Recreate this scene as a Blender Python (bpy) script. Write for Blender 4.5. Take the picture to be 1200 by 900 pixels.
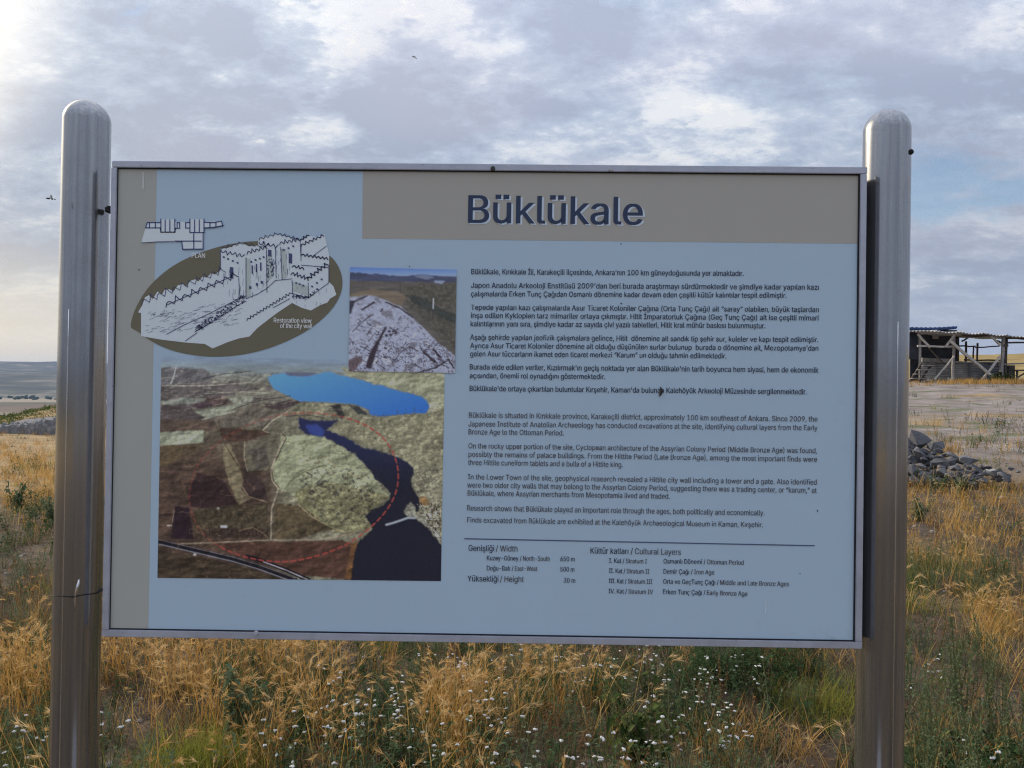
import bpy, bmesh, math, random
import numpy as np
from mathutils import Vector, Matrix

scene = bpy.context.scene
R = math.radians
for o in list(bpy.data.objects):
    bpy.data.objects.remove(o, do_unlink=True)
COL = scene.collection

# ------------------------------------------------------------------ camera
FPX = 942.0                               # focal length in photograph pixels (1200 wide)
CAM = np.array([0.0814, -1.6951, 1.60])
YAW, PITCH, ROLL = R(-0.7259), R(0.6584), R(0.7688)
FW = np.array([math.sin(YAW)*math.cos(PITCH), math.cos(YAW)*math.cos(PITCH), math.sin(PITCH)])
_rt = np.array([math.cos(YAW), -math.sin(YAW), 0.0]); _up = np.cross(_rt, FW)
RT = math.cos(ROLL)*_rt + math.sin(ROLL)*_up
UP = -math.sin(ROLL)*_rt + math.cos(ROLL)*_up
cd = bpy.data.cameras.new('camera'); cam = bpy.data.objects.new('camera', cd); COL.objects.link(cam)
cam.matrix_world = Matrix(((RT[0], UP[0], -FW[0], CAM[0]), (RT[1], UP[1], -FW[1], CAM[1]),
                           (RT[2], UP[2], -FW[2], CAM[2]), (0, 0, 0, 1)))
cd.sensor_width = 36.0; cd.lens = FPX/1200*36; cd.clip_end = 20000; cd.clip_start = 0.05
scene.camera = cam
scene.cycles.use_adaptive_sampling = True; scene.cycles.adaptive_threshold = 0.015; scene.cycles.adaptive_min_samples = 10
scene.cycles.filter_width = 1.15; scene.cycles.denoising_prefilter = 'NONE'; scene.cycles.volume_bounces = 0; scene.cycles.max_bounces = 6; scene.cycles.diffuse_bounces = 3; scene.cycles.glossy_bounces = 3; scene.cycles.transmission_bounces = 4

# ------------------------------------------------------------------ light
SUN_EL, SUN_AZ = R(24), R(-56)            # azimuth from +Y, negative = to the left
sun_dir = Vector((math.sin(SUN_AZ)*math.cos(SUN_EL), math.cos(SUN_AZ)*math.cos(SUN_EL), math.sin(SUN_EL)))
sd = bpy.data.lights.new('sun', 'SUN'); sd.energy = 4.0; sd.angle = R(3.5); sd.color = (1.0, 0.86, 0.68)
sun = bpy.data.objects.new('sun', sd); COL.objects.link(sun)
sun.rotation_euler = sun_dir.to_track_quat('Z', 'Y').to_euler()
scene.view_settings.view_transform = 'Standard'; scene.view_settings.look = 'None'
scene.view_settings.exposure = 0.0; scene.view_settings.gamma = 1.0

class NT:
    """small helper for node trees"""
    def __init__(s, tree): s.t = tree; s.t.nodes.clear()
    def n(s, kind, ins=None, **kw):
        nd = s.t.nodes.new(kind)
        for k, v in kw.items(): setattr(nd, k, v)
        for k, v in (ins or {}).items(): s.set(nd, k, v)
        return nd
    def set(s, nd, k, v):
        sock = nd.inputs[k]
        if isinstance(v, bpy.types.NodeSocket): s.t.links.new(v, sock)
        elif isinstance(v, bpy.types.Node): s.t.links.new(v.outputs[0], sock)
        else:
            if isinstance(v, tuple) and sock.type == 'RGBA' and len(v) == 3: v = v + (1.0,)
            sock.default_value = v
    def math(s, op, a, b=0.0, c=None, clamp=False):
        ins = {0: a, 1: b}
        if c is not None: ins[2] = c
        return s.n('ShaderNodeMath', ins, operation=op, use_clamp=clamp).outputs[0]
    def vmath(s, op, a, b=(0, 0, 0)):
        nd = s.n('ShaderNodeVectorMath', {0: a, 1: b}, operation=op)
        return nd.outputs['Value'] if op in ('DOT_PRODUCT', 'LENGTH', 'DISTANCE') else nd.outputs[0]
    def mix(s, f, a, b, mode='MIX'):
        nd = s.n('ShaderNodeMix', data_type='RGBA', blend_type=mode)
        s.set(nd, 0, f); s.set(nd, 6, a); s.set(nd, 7, b)
        return nd.outputs[2]
    def ramp(s, f, stops, interp='LINEAR'):
        nd = s.n('ShaderNodeValToRGB', {0: f}); cr = nd.color_ramp; cr.interpolation = interp
        while len(cr.elements) < len(stops): cr.elements.new(0.5)
        for e, (p, c) in zip(cr.elements, stops):
            e.position = p; e.color = (c, c, c, 1) if isinstance(c, (int, float)) else tuple(c) + (1,)
        return nd.outputs[0]
    def noise2(s, vec, scale, detail=4.0, rough=0.6):
        return s.n('ShaderNodeTexNoise', {'Vector': vec, 'Scale': scale, 'Detail': detail, 'Roughness': rough}, noise_dimensions='2D').outputs[0]
    def noise(s, vec, scale, detail=6.0, rough=0.55, dist=0.0, lac=2.0):
        ins = {'Scale': scale, 'Detail': detail, 'Roughness': rough, 'Distortion': dist, 'Lacunarity': lac}
        if vec is not None: ins['Vector'] = vec
        return s.n('ShaderNodeTexNoise', ins).outputs[0]
    def maprange(s, v, a, b, c=0.0, d=1.0, smooth=True):
        return s.n('ShaderNodeMapRange', {0: v, 1: a, 2: b, 3: c, 4: d}, interpolation_type='SMOOTHSTEP' if smooth else 'LINEAR').outputs[0]

# ------------------------------------------------------------------ sky (world): Nishita with a broken cloud deck
world = bpy.data.worlds.new('World'); scene.world = world; world.use_nodes = True
w = NT(world.node_tree)
SKY_S = 0.14
sky = w.n('ShaderNodeTexSky', sky_type='NISHITA', sun_disc=False, sun_elevation=SUN_EL, sun_rotation=SUN_AZ, air_density=1.0, dust_density=0.6, ozone_density=1.5)
gen = w.n('ShaderNodeTexCoord').outputs['Generated']
sep = w.n('ShaderNodeSeparateXYZ', {0: gen})
zc = w.math('MAXIMUM', sep.outputs[2], 0.0)
DEN = 0.30
den = w.math('ADD', zc, DEN)
px_ = w.math('DIVIDE', sep.outputs[0], den); py_ = w.math('DIVIDE', sep.outputs[1], den)
pl = w.n('ShaderNodeCombineXYZ', {0: px_, 1: py_, 2: 0.0}).outputs[0]
rot = w.n('ShaderNodeMapping', {0: pl}); rot.inputs['Rotation'].default_value = (0, 0, 0.5); rot.inputs['Scale'].default_value = (0.8, 1.15, 1); rot.inputs['Location'].default_value = (3.7, 9.2, 0)
plo = rot.outputs[0]
big = w.noise2(plo, 1.2, 2.0, 0.5)
mid = w.noise2(plo, 4.0, 5.0, 0.63)
fin = w.noise2(plo, 17.0, 4.0, 0.68)
th = w.math('ADD', w.math('MULTIPLY', big, 0.30), w.math('ADD', w.math('MULTIPLY', mid, 0.72), w.math('MULTIPLY', fin, 0.34)))
th = w.math('MULTIPLY_ADD', th, 1.28, -0.06-0.157)
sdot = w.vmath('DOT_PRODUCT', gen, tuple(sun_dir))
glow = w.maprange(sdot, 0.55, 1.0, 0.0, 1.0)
K = 1.0/SKY_S
# larger masses of the deck: where it is thin and bright (-), heavy (+); laid out by direction on the cloud plane
def cloud_uv(px, py):
    d = FW+((px-600)/FPX)*RT-((py-450)/FPX)*UP; d = d/np.linalg.norm(d); k = max(d[2], 0)+DEN
    return (float(d[0]/k), float(d[1]/k), 0.0)
warp = w.math('MULTIPLY', w.math('SUBTRACT', mid, 0.5), 0.45)
for (bx, by, br, amt) in [(40, 5, .15, -.10), (190, 0, .14, -.10), (340, 38, .13, -.12), (490, 62, .11, -.14), (620, 85, .10, -.06), (232, 146, .05, -.20), (395, 160, .07, -.16), (780, 20, .11, -.08), (1170, 100, .14, -.09), (950, 10, .12, -.06),
                          (830, 105, .06, -.08), (30, 225, .22, -.13), (1150, 275, .26, -.10), (700, 185, .16, -.06), (380, 100, .22, .07), (260, 75, .14, .04), (560, 140, .20, .06), (910, 75, .14, .08), (1030, 100, .14, .06), (680, 50, .12, .04)]:
    dd = w.math('ADD', w.vmath('DISTANCE', pl, cloud_uv(bx, by)), warp)
    th = w.math('ADD', th, w.math('MULTIPLY', w.maprange(dd, 0.0, br*1.7, 1.0, 0.0), amt))
cloud = w.ramp(th, [(0.0, (0.86, 0.865, 0.88)), (0.42, (0.79, 0.81, 0.84)), (0.50, (0.665, 0.71, 0.785)), (0.57, (0.53, 0.59, 0.70)),
                    (0.66, (0.44, 0.51, 0.635)), (0.78, (0.37, 0.42, 0.54))])
rim = w.math('MULTIPLY', w.maprange(fin, 0.50, 0.66), w.maprange(th, 0.56, 0.46))
cloud = w.mix(w.math('MULTIPLY', w.math('MULTIPLY', rim, w.maprange(zc, .06, .18)), 0.7), cloud, (0.95, 0.925, 0.88))
vio = w.noise2(w.vmath('ADD', plo, (5.0, 1.0, 7.0)), 2.0, 1.0, 0.5)
cloud = w.mix(w.math('MULTIPLY', w.maprange(vio, .40, .60), .28), cloud, (0.54, 0.51, 0.61))
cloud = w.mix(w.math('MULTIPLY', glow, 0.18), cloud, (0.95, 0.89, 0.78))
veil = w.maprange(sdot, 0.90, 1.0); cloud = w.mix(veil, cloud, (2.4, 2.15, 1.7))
# towards the horizon the deck thins into pale haze, warm on the sun's side
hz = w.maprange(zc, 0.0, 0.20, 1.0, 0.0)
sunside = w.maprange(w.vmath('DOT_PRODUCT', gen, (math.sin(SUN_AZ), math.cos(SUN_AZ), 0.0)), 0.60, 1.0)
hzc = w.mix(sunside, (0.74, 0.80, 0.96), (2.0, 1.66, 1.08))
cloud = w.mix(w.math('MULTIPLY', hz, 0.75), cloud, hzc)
# an overcast deck is brighter overhead than at its rim
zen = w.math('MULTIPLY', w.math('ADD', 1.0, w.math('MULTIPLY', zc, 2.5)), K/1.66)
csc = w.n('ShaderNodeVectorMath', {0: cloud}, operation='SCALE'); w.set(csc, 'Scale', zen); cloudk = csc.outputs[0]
gap = w.maprange(w.noise2(w.vmath('ADD', plo, (2.0, 31.0, 0.0)), 2.2, 4.0, 0.6), 0.72, 0.80)
for (bx, by, br) in [(1108, 203, .10), (1085, 245, .08), (1180, 228, .07), (1060, 215, .09)]:
    dd = w.math('ADD', w.vmath('DISTANCE', pl, cloud_uv(bx, by)), w.math('MULTIPLY', w.math('SUBTRACT', mid, 0.5), 0.4))
    gap = w.math('MAXIMUM', gap, w.maprange(dd, br*.3, br*1.5, 1.0, 0.0))
cover = w.math('SUBTRACT', 0.95, w.math('MULTIPLY', gap, 0.75))
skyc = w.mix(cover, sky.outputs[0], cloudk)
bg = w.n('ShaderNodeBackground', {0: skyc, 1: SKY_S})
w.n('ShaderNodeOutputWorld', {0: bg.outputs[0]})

# ------------------------------------------------------------------ pixel helpers
def ray(px, py):
    px = np.asarray(px, float); py = np.asarray(py, float)
    return FW + ((px-600)/FPX)[..., None]*RT - ((py-450)/FPX)[..., None]*UP
def onplane(px, py, Y):
    """point where the pixel's ray meets the vertical plane y = Y"""
    d = ray(px, py); t = (Y-CAM[1])/d[..., 1]
    return CAM + d*t[..., None]
def project(P):
    d = np.asarray(P)-CAM; z = d@FW
    return 600+FPX*(d@RT)/z, 450-FPX*(d@UP)/z, z
def sstep(a, b, x):
    t = np.clip((x-a)/(b-a), 0, 1); return t*t*(3-2*t)

rng = np.random.default_rng(7)
_perm = rng.random((64, 64))
def vnoise(x, y, tab=_perm):
    n = tab.shape[0]
    xi = np.floor(x).astype(int); yi = np.floor(y).astype(int); fx = x-xi; fy = y-yi
    fx = fx*fx*(3-2*fx); fy = fy*fy*(3-2*fy)
    a = tab[xi % n, yi % n]; b = tab[(xi+1) % n, yi % n]; c = tab[xi % n, (yi+1) % n]; d = tab[(xi+1) % n, (yi+1) % n]
    return (a*(1-fx)+b*fx)*(1-fy)+(c*(1-fx)+d*fx)*fy
def fbm(x, y, octv=4, gain=0.5):
    s = 0; a = 1; t = 0
    for i in range(octv):
        s = s+a*vnoise(x*2**i+i*17.3, y*2**i+i*9.1); t += a; a *= gain
    return s/t

# ------------------------------------------------------------------ object helpers
def link(o, parent=None, label=None, cat=None, group=None, kind=None):
    COL.objects.link(o)
    if parent: o.parent = parent
    if label: o['label'] = label
    if cat: o['category'] = cat
    if group: o['group'] = group
    if kind: o['kind'] = kind
    return o
def meshobj(name, verts, faces, mat, parent=None, smooth=False, **kw):
    me = bpy.data.meshes.new(name); me.from_pydata([tuple(map(float, v)) for v in verts], [], [tuple(map(int, f)) for f in faces]); me.update()
    if mat: me.materials.append(mat)
    if smooth: me.shade_smooth()
    return link(bpy.data.objects.new(name, me), parent, **kw)
def npmesh(name, verts, faces, smooth=False):
    """faces: (n,3) or (n,4) array"""
    verts = np.asarray(verts, np.float32); faces = np.asarray(faces, np.int32)
    me = bpy.data.meshes.new(name); k = faces.shape[1]
    me.vertices.add(len(verts)); me.vertices.foreach_set('co', verts.ravel())
    me.loops.add(faces.size); me.loops.foreach_set('vertex_index', faces.ravel())
    me.polygons.add(len(faces)); me.polygons.foreach_set('loop_start', np.arange(0, faces.size, k, dtype=np.int32))
    me.polygons.foreach_set('use_smooth', np.full(len(faces), smooth))
    me.update(calc_edges=True); return me
def bmobj(name, bm, mat, parent=None, smooth=False, **kw):
    me = bpy.data.meshes.new(name); bm.to_mesh(me); bm.free()
    if mat: me.materials.append(mat)
    if smooth: me.shade_smooth()
    return link(bpy.data.objects.new(name, me), parent, **kw)
def empty(name, loc, label, cat, group=None):
    e = bpy.data.objects.new(name, None); e.location = loc; e.empty_display_size = 0.1
    return link(e, None, label, cat, group)
def keep(o, parent):
    """parent a mesh whose vertices are in world space to an empty that has a location"""
    o.parent = parent; o.matrix_parent_inverse = Matrix.Translation(parent.location).inverted()
    return o
def box_bm(bm, lo, hi, bev=0.0):
    r = bmesh.ops.create_cube(bm, size=1.0); lo = Vector(lo); hi = Vector(hi)
    for v in r['verts']:
        v.co = Vector(((v.co.x+.5)*(hi.x-lo.x)+lo.x, (v.co.y+.5)*(hi.y-lo.y)+lo.y, (v.co.z+.5)*(hi.z-lo.z)+lo.z))
    if bev:
        es = list({e for v in r['verts'] for e in v.link_edges})
        bmesh.ops.bevel(bm, geom=es, offset=bev, segments=2, affect='EDGES', profile=0.5)
def bar_bm(bm, a, b, wdt, hgt, jitter=0.0, seed=0, seg=1):
    """rectangular timber between two points"""
    a = Vector(a); b = Vector(b); d = (b-a).normalized()
    s = d.cross(Vector((0, 1, 0)));
    if s.length < 1e-3: s = d.cross(Vector((1, 0, 0)))
    s.normalize(); t = d.cross(s).normalized(); rr = random.Random(seed); rings = []
    for i in range(seg+1):
        c = a.lerp(b, i/seg) + (s*rr.uniform(-jitter, jitter)+t*rr.uniform(-jitter, jitter) if 0 < i < seg else Vector())
        k = 1+rr.uniform(-.1, .1)*(jitter > 0)
        rings.append([bm.verts.new(c+s*x*wdt/2*k+t*y*hgt/2*k) for x, y in ((-1, -1), (1, -1), (1, 1), (-1, 1))])
    for p, q in zip(rings, rings[1:]):
        for j in range(4): bm.faces.new((p[j], p[(j+1) % 4], q[(j+1) % 4], q[j]))
    bm.faces.new(rings[0][::-1]); bm.faces.new(rings[-1])
def tube_bm(bm, pts, rads, n=8, cap=True):
    pts = [Vector(p) for p in pts]; rings = []
    for i, p in enumerate(pts):
        d = (pts[min(i+1, len(pts)-1)]-pts[max(i-1, 0)]).normalized()
        s = d.cross(Vector((0, 1, 0)) if abs(d.y) < .9 else Vector((1, 0, 0))).normalized(); t = d.cross(s)
        r = rads[i] if isinstance(rads, (list, tuple)) else rads
        rings.append([bm.verts.new(p+(s*math.cos(2*math.pi*j/n)+t*math.sin(2*math.pi*j/n))*r) for j in range(n)])
    for p, q in zip(rings, rings[1:]):
        for j in range(n): bm.faces.new((p[j], p[(j+1) % n], q[(j+1) % n], q[j]))
    if cap: bm.faces.new(rings[0][::-1]); bm.faces.new(rings[-1])

def s2l(c):
    c = np.asarray(c, float)/255.0
    return np.where(c <= 0.04045, c/12.92, ((c+0.055)/1.055)**2.4)

# ------------------------------------------------------------------ materials
def pbsdf(name, build, rough=0.8, metal=0.0, spec=0.3):
    m = bpy.data.materials.new(name); m.use_nodes = True; t = NT(m.node_tree)
    b = t.n('ShaderNodeBsdfPrincipled'); b.inputs['Roughness'].default_value = rough
    b.inputs['Metallic'].default_value = metal; b.inputs['Specular IOR Level'].default_value = spec
    build(t, b)
    t.n('ShaderNodeOutputMaterial', {0: b.outputs[0]})
    return m
def bump(t, b, h, strength=0.3, dist=0.01):
    bp = t.n('ShaderNodeBump', {'Height': h, 'Strength': strength, 'Distance': dist}); t.set(b, 'Normal', bp.outputs[0])
def flat_mat(name, col, rough=0.5, var=0.05, scale=60.0, spec=0.35):
    def f(t, b):
        p = t.n('ShaderNodeNewGeometry').outputs['Position']
        n = t.noise(p, scale, 4, 0.6)
        c = t.mix(n, tuple(v*(1-var) for v in col), tuple(v*(1+var) for v in col)); t.set(b, 'Base Color', c)
    return pbsdf(name, f, rough, 0, spec)

def wood_mat(name, c1, c2, axis=2):
    def f(t, b):
        p = t.n('ShaderNodeTexCoord').outputs['Object']
        mp = t.n('ShaderNodeMapping', {0: p}); mp.inputs['Scale'].default_value = (9, 9, 9)
        n = t.noise(mp.outputs[0], 1.0, 7, 0.65, 0.5); n2 = t.noise(p, 1.4, 3)
        c = t.ramp(t.math('ADD', t.math('MULTIPLY', n, .7), t.math('MULTIPLY', n2, .3)), [(0.35, c1), (0.65, c2)])
        t.set(b, 'Base Color', c); bump(t, b, n, .4, .02)
    return pbsdf(name, f, 0.85, 0, .2)

# ------------------------------------------------------------------ terrain
CX, CY = CAM[0], CAM[1]
def terrain(x, y):
    x = np.asarray(x, float); y = np.asarray(y, float)
    dx = x-CX; dy = y-CY; r = np.hypot(dx, dy); az = np.degrees(np.arctan2(dx, dy))
    wr = sstep(-4, 20, az)*(1-sstep(75, 120, az))
    wl = (1-sstep(-26, -12, az))
    rise = 0.069*np.maximum(r-4, 0)-0.069*np.maximum(r-39, 0)+0.112*np.maximum(r-41, 0)-0.112*np.maximum(r-60, 0)-0.03*np.clip(r-63, 0, 180)
    mid_ = 0.02*np.clip(r-6, 0, 30)-0.03*np.clip(r-40, 0, 300)
    left_ = -0.002*np.clip(r-10, 0, 30)-25.0*sstep(44, 320, r)
    z = wr*rise+(1-wr)*(wl*left_+(1-wl)*mid_)
    z = z+0.85*np.exp(-(((az+29.0)*r*math.pi/180)/2.6)**2-((r-42)/5.0)**2)
    far = sstep(200, 700, r)
    z = z*(1-far)+(-25.0)*far
    # hills beyond the valley
    ridge = 0.75+0.5*fbm(az/9.0+40, r/1600.0, 4)
    h1 = 92*sstep(2100, 3300, r)*ridge*(0.9+.2*fbm(az/3.0+5, r/500.0, 3)); h2 = 70*sstep(3600, 5200, r)*(0.8+.4*fbm(az/14.0+9, 3.1, 3))
    z = z+h1+h2
    # small unevenness
    z = z+sstep(1.5, 4, r)*(1-sstep(60, 200, r))*(0.10*(fbm(x*.55+3, y*.55+8, 3)-.5)+0.03*(fbm(x*2.6, y*2.6, 3)-.5))*np.clip(r/9, .6, 1.6)
    return z
radii = np.concatenate([[0.0], np.linspace(.35, 12, 84), 12*np.exp(np.linspace(0, math.log(7500/12), 190))[1:]])
azs = np.concatenate([np.linspace(-60, 60, 261), np.linspace(60, 300, 121)[1:-1]])
na = len(azs); A, RR = np.meshgrid(np.radians(azs), radii[1:])
gx = CX+RR*np.sin(A); gy = CY+RR*np.cos(A); gz = terrain(gx, gy)
V = np.concatenate([[(CX, CY, float(terrain(CX, CY)))], np.stack([gx, gy, gz], -1).reshape(-1, 3)])
nr = len(radii)-1
i = np.arange(nr-1)[:, None]; j = np.arange(na)[None, :]; jn = (j+1) % na
F4 = np.stack([1+i*na+j, 1+(i+1)*na+j, 1+(i+1)*na+jn, 1+i*na+jn], -1).reshape(-1, 4)
F3 = np.stack([np.zeros(na, int), 1+np.arange(na), 1+(np.arange(na)+1) % na, np.zeros(na, int)], -1)
gverts = V; 
def g_common(t):
    pos = t.n('ShaderNodeNewGeometry').outputs['Position']
    return pos, t.vmath('DISTANCE', pos, tuple(CAM))
def g_near(t, pos):
    n1 = t.noise(pos, 0.55, 3, .6, .3); n2 = t.noise(pos, 5.0, 5, .65); n3 = t.noise(pos, 34.0, 4, .7)
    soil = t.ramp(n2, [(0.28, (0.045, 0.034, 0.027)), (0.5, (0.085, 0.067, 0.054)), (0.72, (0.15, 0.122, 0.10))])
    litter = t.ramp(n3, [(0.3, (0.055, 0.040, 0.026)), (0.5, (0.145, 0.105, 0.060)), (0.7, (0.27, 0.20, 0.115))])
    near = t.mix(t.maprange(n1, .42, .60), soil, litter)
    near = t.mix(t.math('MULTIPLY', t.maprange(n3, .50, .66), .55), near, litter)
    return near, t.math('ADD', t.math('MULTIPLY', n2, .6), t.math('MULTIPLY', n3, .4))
def g_mid(t, pos):
    # bare pinkish dirt with straw and sparse green
    st = t.n('ShaderNodeMapping', {0: pos}); st.inputs['Scale'].default_value = (.30, .45, .3)
    m1 = t.noise(st.outputs[0], 1.0, 5, .68, .4); m2 = t.noise(pos, 1.3, 6, .7)
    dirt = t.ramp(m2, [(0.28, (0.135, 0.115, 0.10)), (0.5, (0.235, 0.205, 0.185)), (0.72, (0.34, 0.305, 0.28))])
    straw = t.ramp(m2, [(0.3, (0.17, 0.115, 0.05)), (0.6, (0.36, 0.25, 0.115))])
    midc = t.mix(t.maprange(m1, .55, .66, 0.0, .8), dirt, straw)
    midc = t.mix(t.math('MULTIPLY', t.maprange(t.noise(st.outputs[0], 2.3, 3, .6), .56, .66), .7), midc, (0.10, 0.12, 0.05))
    sx = t.n('ShaderNodeSeparateXYZ', {0: pos}).outputs[0]
    midc = t.mix(t.maprange(sx, 0.0, -6.0, 0.0, .85), midc, straw)
    return midc, m2
def g_far(t, pos, r):
    m2 = t.noise(pos, 1.3, 4, .7)
    hillside = t.ramp(m2, [(0.3, (0.20, 0.15, 0.06)), (0.65, (0.38, 0.28, 0.12))])
    grn = t.ramp(m2, [(0.3, (0.045, 0.055, 0.018)), (0.65, (0.14, 0.145, 0.055))])
    sx = t.n('ShaderNodeSeparateXYZ', {0: pos})
    c = t.mix(t.maprange(sx.outputs[0], -4.0, 6.0), grn, hillside)
    vo = t.n('ShaderNodeTexVoronoi', {'Vector': pos, 'Scale': 0.0042, 'Randomness': .9}, distance='MANHATTAN')
    fc = t.ramp(t.n('ShaderNodeSeparateColor', {0: vo.outputs['Color']}).outputs[0],
                [(0.0, (0.085, 0.062, 0.045)), (0.3, (0.12, 0.085, 0.06)), (0.55, (0.17, 0.135, 0.095)), (0.8, (0.07, 0.066, 0.04)), (1.0, (0.20, 0.16, 0.11))], 'CONSTANT')
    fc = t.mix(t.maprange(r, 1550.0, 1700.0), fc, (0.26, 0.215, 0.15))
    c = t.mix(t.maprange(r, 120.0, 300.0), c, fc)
    hn = t.noise(pos, .0048, 6, .62, .6)
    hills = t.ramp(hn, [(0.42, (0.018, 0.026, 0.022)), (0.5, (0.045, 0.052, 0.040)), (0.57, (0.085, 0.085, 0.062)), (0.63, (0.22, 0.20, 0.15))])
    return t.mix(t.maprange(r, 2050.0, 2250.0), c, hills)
def gb_near(t, b):
    pos, r = g_common(t); c, h = g_near(t, pos); t.set(b, 'Base Color', c); bump(t, b, h, .9, .03)
def gb_nm(t, b):
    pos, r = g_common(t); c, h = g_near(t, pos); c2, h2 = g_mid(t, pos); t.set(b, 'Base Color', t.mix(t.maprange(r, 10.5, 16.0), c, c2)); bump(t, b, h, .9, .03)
def gb_mid(t, b):
    pos, r = g_common(t); c, h = g_mid(t, pos); t.set(b, 'Base Color', c); bump(t, b, h, .6, .05)
def gb_far(t, b):
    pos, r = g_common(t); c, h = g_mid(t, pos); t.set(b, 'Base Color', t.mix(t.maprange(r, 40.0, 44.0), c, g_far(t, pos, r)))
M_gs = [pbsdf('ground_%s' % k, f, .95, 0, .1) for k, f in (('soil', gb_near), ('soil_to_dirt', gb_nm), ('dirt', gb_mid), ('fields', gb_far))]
gm = npmesh('ground', gverts, np.concatenate([F4, F3[:, [0, 1, 2, 2]]]) if False else F4, True)
for m_ in M_gs: gm.materials.append(m_)
_rf = np.hypot(gverts[F4[:, 2], 0]-CX, gverts[F4[:, 2], 1]-CY)
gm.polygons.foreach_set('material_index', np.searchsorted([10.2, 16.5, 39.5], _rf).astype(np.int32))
link(bpy.data.objects.new('ground', gm), kind='structure', label='dry earth and grass ground falling away to a valley and hills', cat='ground')
def ground_at(px, py, zoff=0.0, rmax=400.0):
    """march the pixel's ray to the terrain"""
    d = ray(px, py); d = d/np.linalg.norm(d); s = np.concatenate([np.linspace(1.2, 30, 1500), np.linspace(30, rmax, 2500)])
    P = CAM+d*s[:, None]; below = P[:, 2] < terrain(P[:, 0], P[:, 1])+zoff
    k = int(np.argmax(below)) if below.any() else len(s)-1
    return P[k]
def zt(x, y): return float(terrain(x, y))

# ================================================================== the information sign
ILL = np.array([0.43, 0.45, 0.505])      # light reaching the shaded panel: shown colour / this = print colour
def prt(c): return tuple(np.clip(s2l(c)/ILL, 0.004, 0.92))
_pm = {}
def print_mat(c, rough=0.42):
    k = tuple(c)
    if k not in _pm: _pm[k] = flat_mat('print_%d_%d_%d' % k, prt(c), rough, 0.025, 9.0, .3)
    return _pm[k]
PY = 0.007                                 # panel face, set back behind the frame's front at y = 0
LAY = 0.0003
sign = empty('information_sign', (0.0, 0.03, 0.0), 'large printed information board in a metal frame between two round metal posts', 'sign')
def plane_pts(pts, layer):
    a = np.asarray(pts, float); return onplane(a[:, 0], a[:, 1], PY-LAY*layer)
def flat(name, polys, col, layer, parent, mat=None):
    V = []; F = []
    for p in polys:
        q = plane_pts(p, layer); F.append(tuple(range(len(V), len(V)+len(q)))); V += list(q)
    o = meshobj(name, V, F, mat or print_mat(col)); return keep(o, sign) if parent is sign else keep2(o, parent)
def keep2(o, part):
    o.parent = part; return o
def stroke(pts, wd, closed=False):
    """polyline -> list of quads in pixel space"""
    out = []; pts = [np.array(p, float) for p in pts]
    if closed: pts.append(pts[0])
    for a, b in zip(pts, pts[1:]):
        d = b-a; L = np.hypot(*d)
        if L < 1e-6: continue
        d = d/L; n = np.array([-d[1], d[0]])*wd/2; e = d*wd*.3
        out.append([a-n-e, b-n+e, b+n+e, a+n-e])
    return out

# --- panel
PTL, PTR, PBL, PBR = (134.0, 192), (1012.5, 200), (123.5, 742), (1006.5, 756.5)
def panel_build(t, b):
    p = t.n('ShaderNodeNewGeometry').outputs['Position']
    c0 = prt((130, 149, 169)); n = t.noise(p, 3.0, 5, .6); n2 = t.noise(p, 40.0, 5, .6)
    c = t.mix(n, tuple(v*.97 for v in c0), tuple(min(v*1.03, .95) for v in c0))
    mp_ = t.n('ShaderNodeMapping', {0: p}); mp_.inputs['Scale'].default_value = (26, 1, .9); dr = t.noise(mp_.outputs[0], 1.0, 4, .6)
    c = t.mix(t.math('MULTIPLY', t.maprange(dr, .52, .74), .10), c, (.62, .64, .64)); c = t.mix(t.math('MULTIPLY', t.maprange(n2, .60, .72), .10), c, (.45, .45, .43))
    # grime speckle gathered along the lower edge
    z = t.n('ShaderNodeSeparateXYZ', {0: p}).outputs[2]
    lo = t.maprange(z, 1.075, 1.125, 1.0, 0.0); g = t.math('MULTIPLY', t.math('MULTIPLY', lo, t.maprange(n2, .5, .75)), t.maprange(t.n('ShaderNodeSeparateXYZ', {0: p}).outputs[0], .2, .75))
    c = t.mix(t.math('MULTIPLY', g, .4), c, (.30, .31, .30)); t.set(b, 'Base Color', c)
    t.set(b, 'Roughness', t.maprange(n, .3, .7, .34, .5))
M_panel = pbsdf('panel_print', panel_build, .4, 0, .35)
q = plane_pts([PTL, PTR, PBR, PBL], 0)
back = q.copy(); back[:, 1] = 0.026
panel = meshobj('panel', list(q)+list(back), [(3, 2, 1, 0), (4, 5, 6, 7), (0, 1, 5, 4), (1, 2, 6, 5), (2, 3, 7, 6), (3, 0, 4, 7)], M_panel)
keep(panel, sign); panel['label'] = 'pale blue printed panel with beige bands, pictures and two languages of text'
flat('side_band', [[(134.5, 193), (183.8, 193.4), (173.6, 742.5), (124, 741.7)]], (128, 131, 131), 1, panel)
flat('title_band', [[(425.2, 194), (1012, 200), (1010.6, 285.6), (424.4, 279.6)]], (127, 127, 126), 1, panel)

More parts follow.
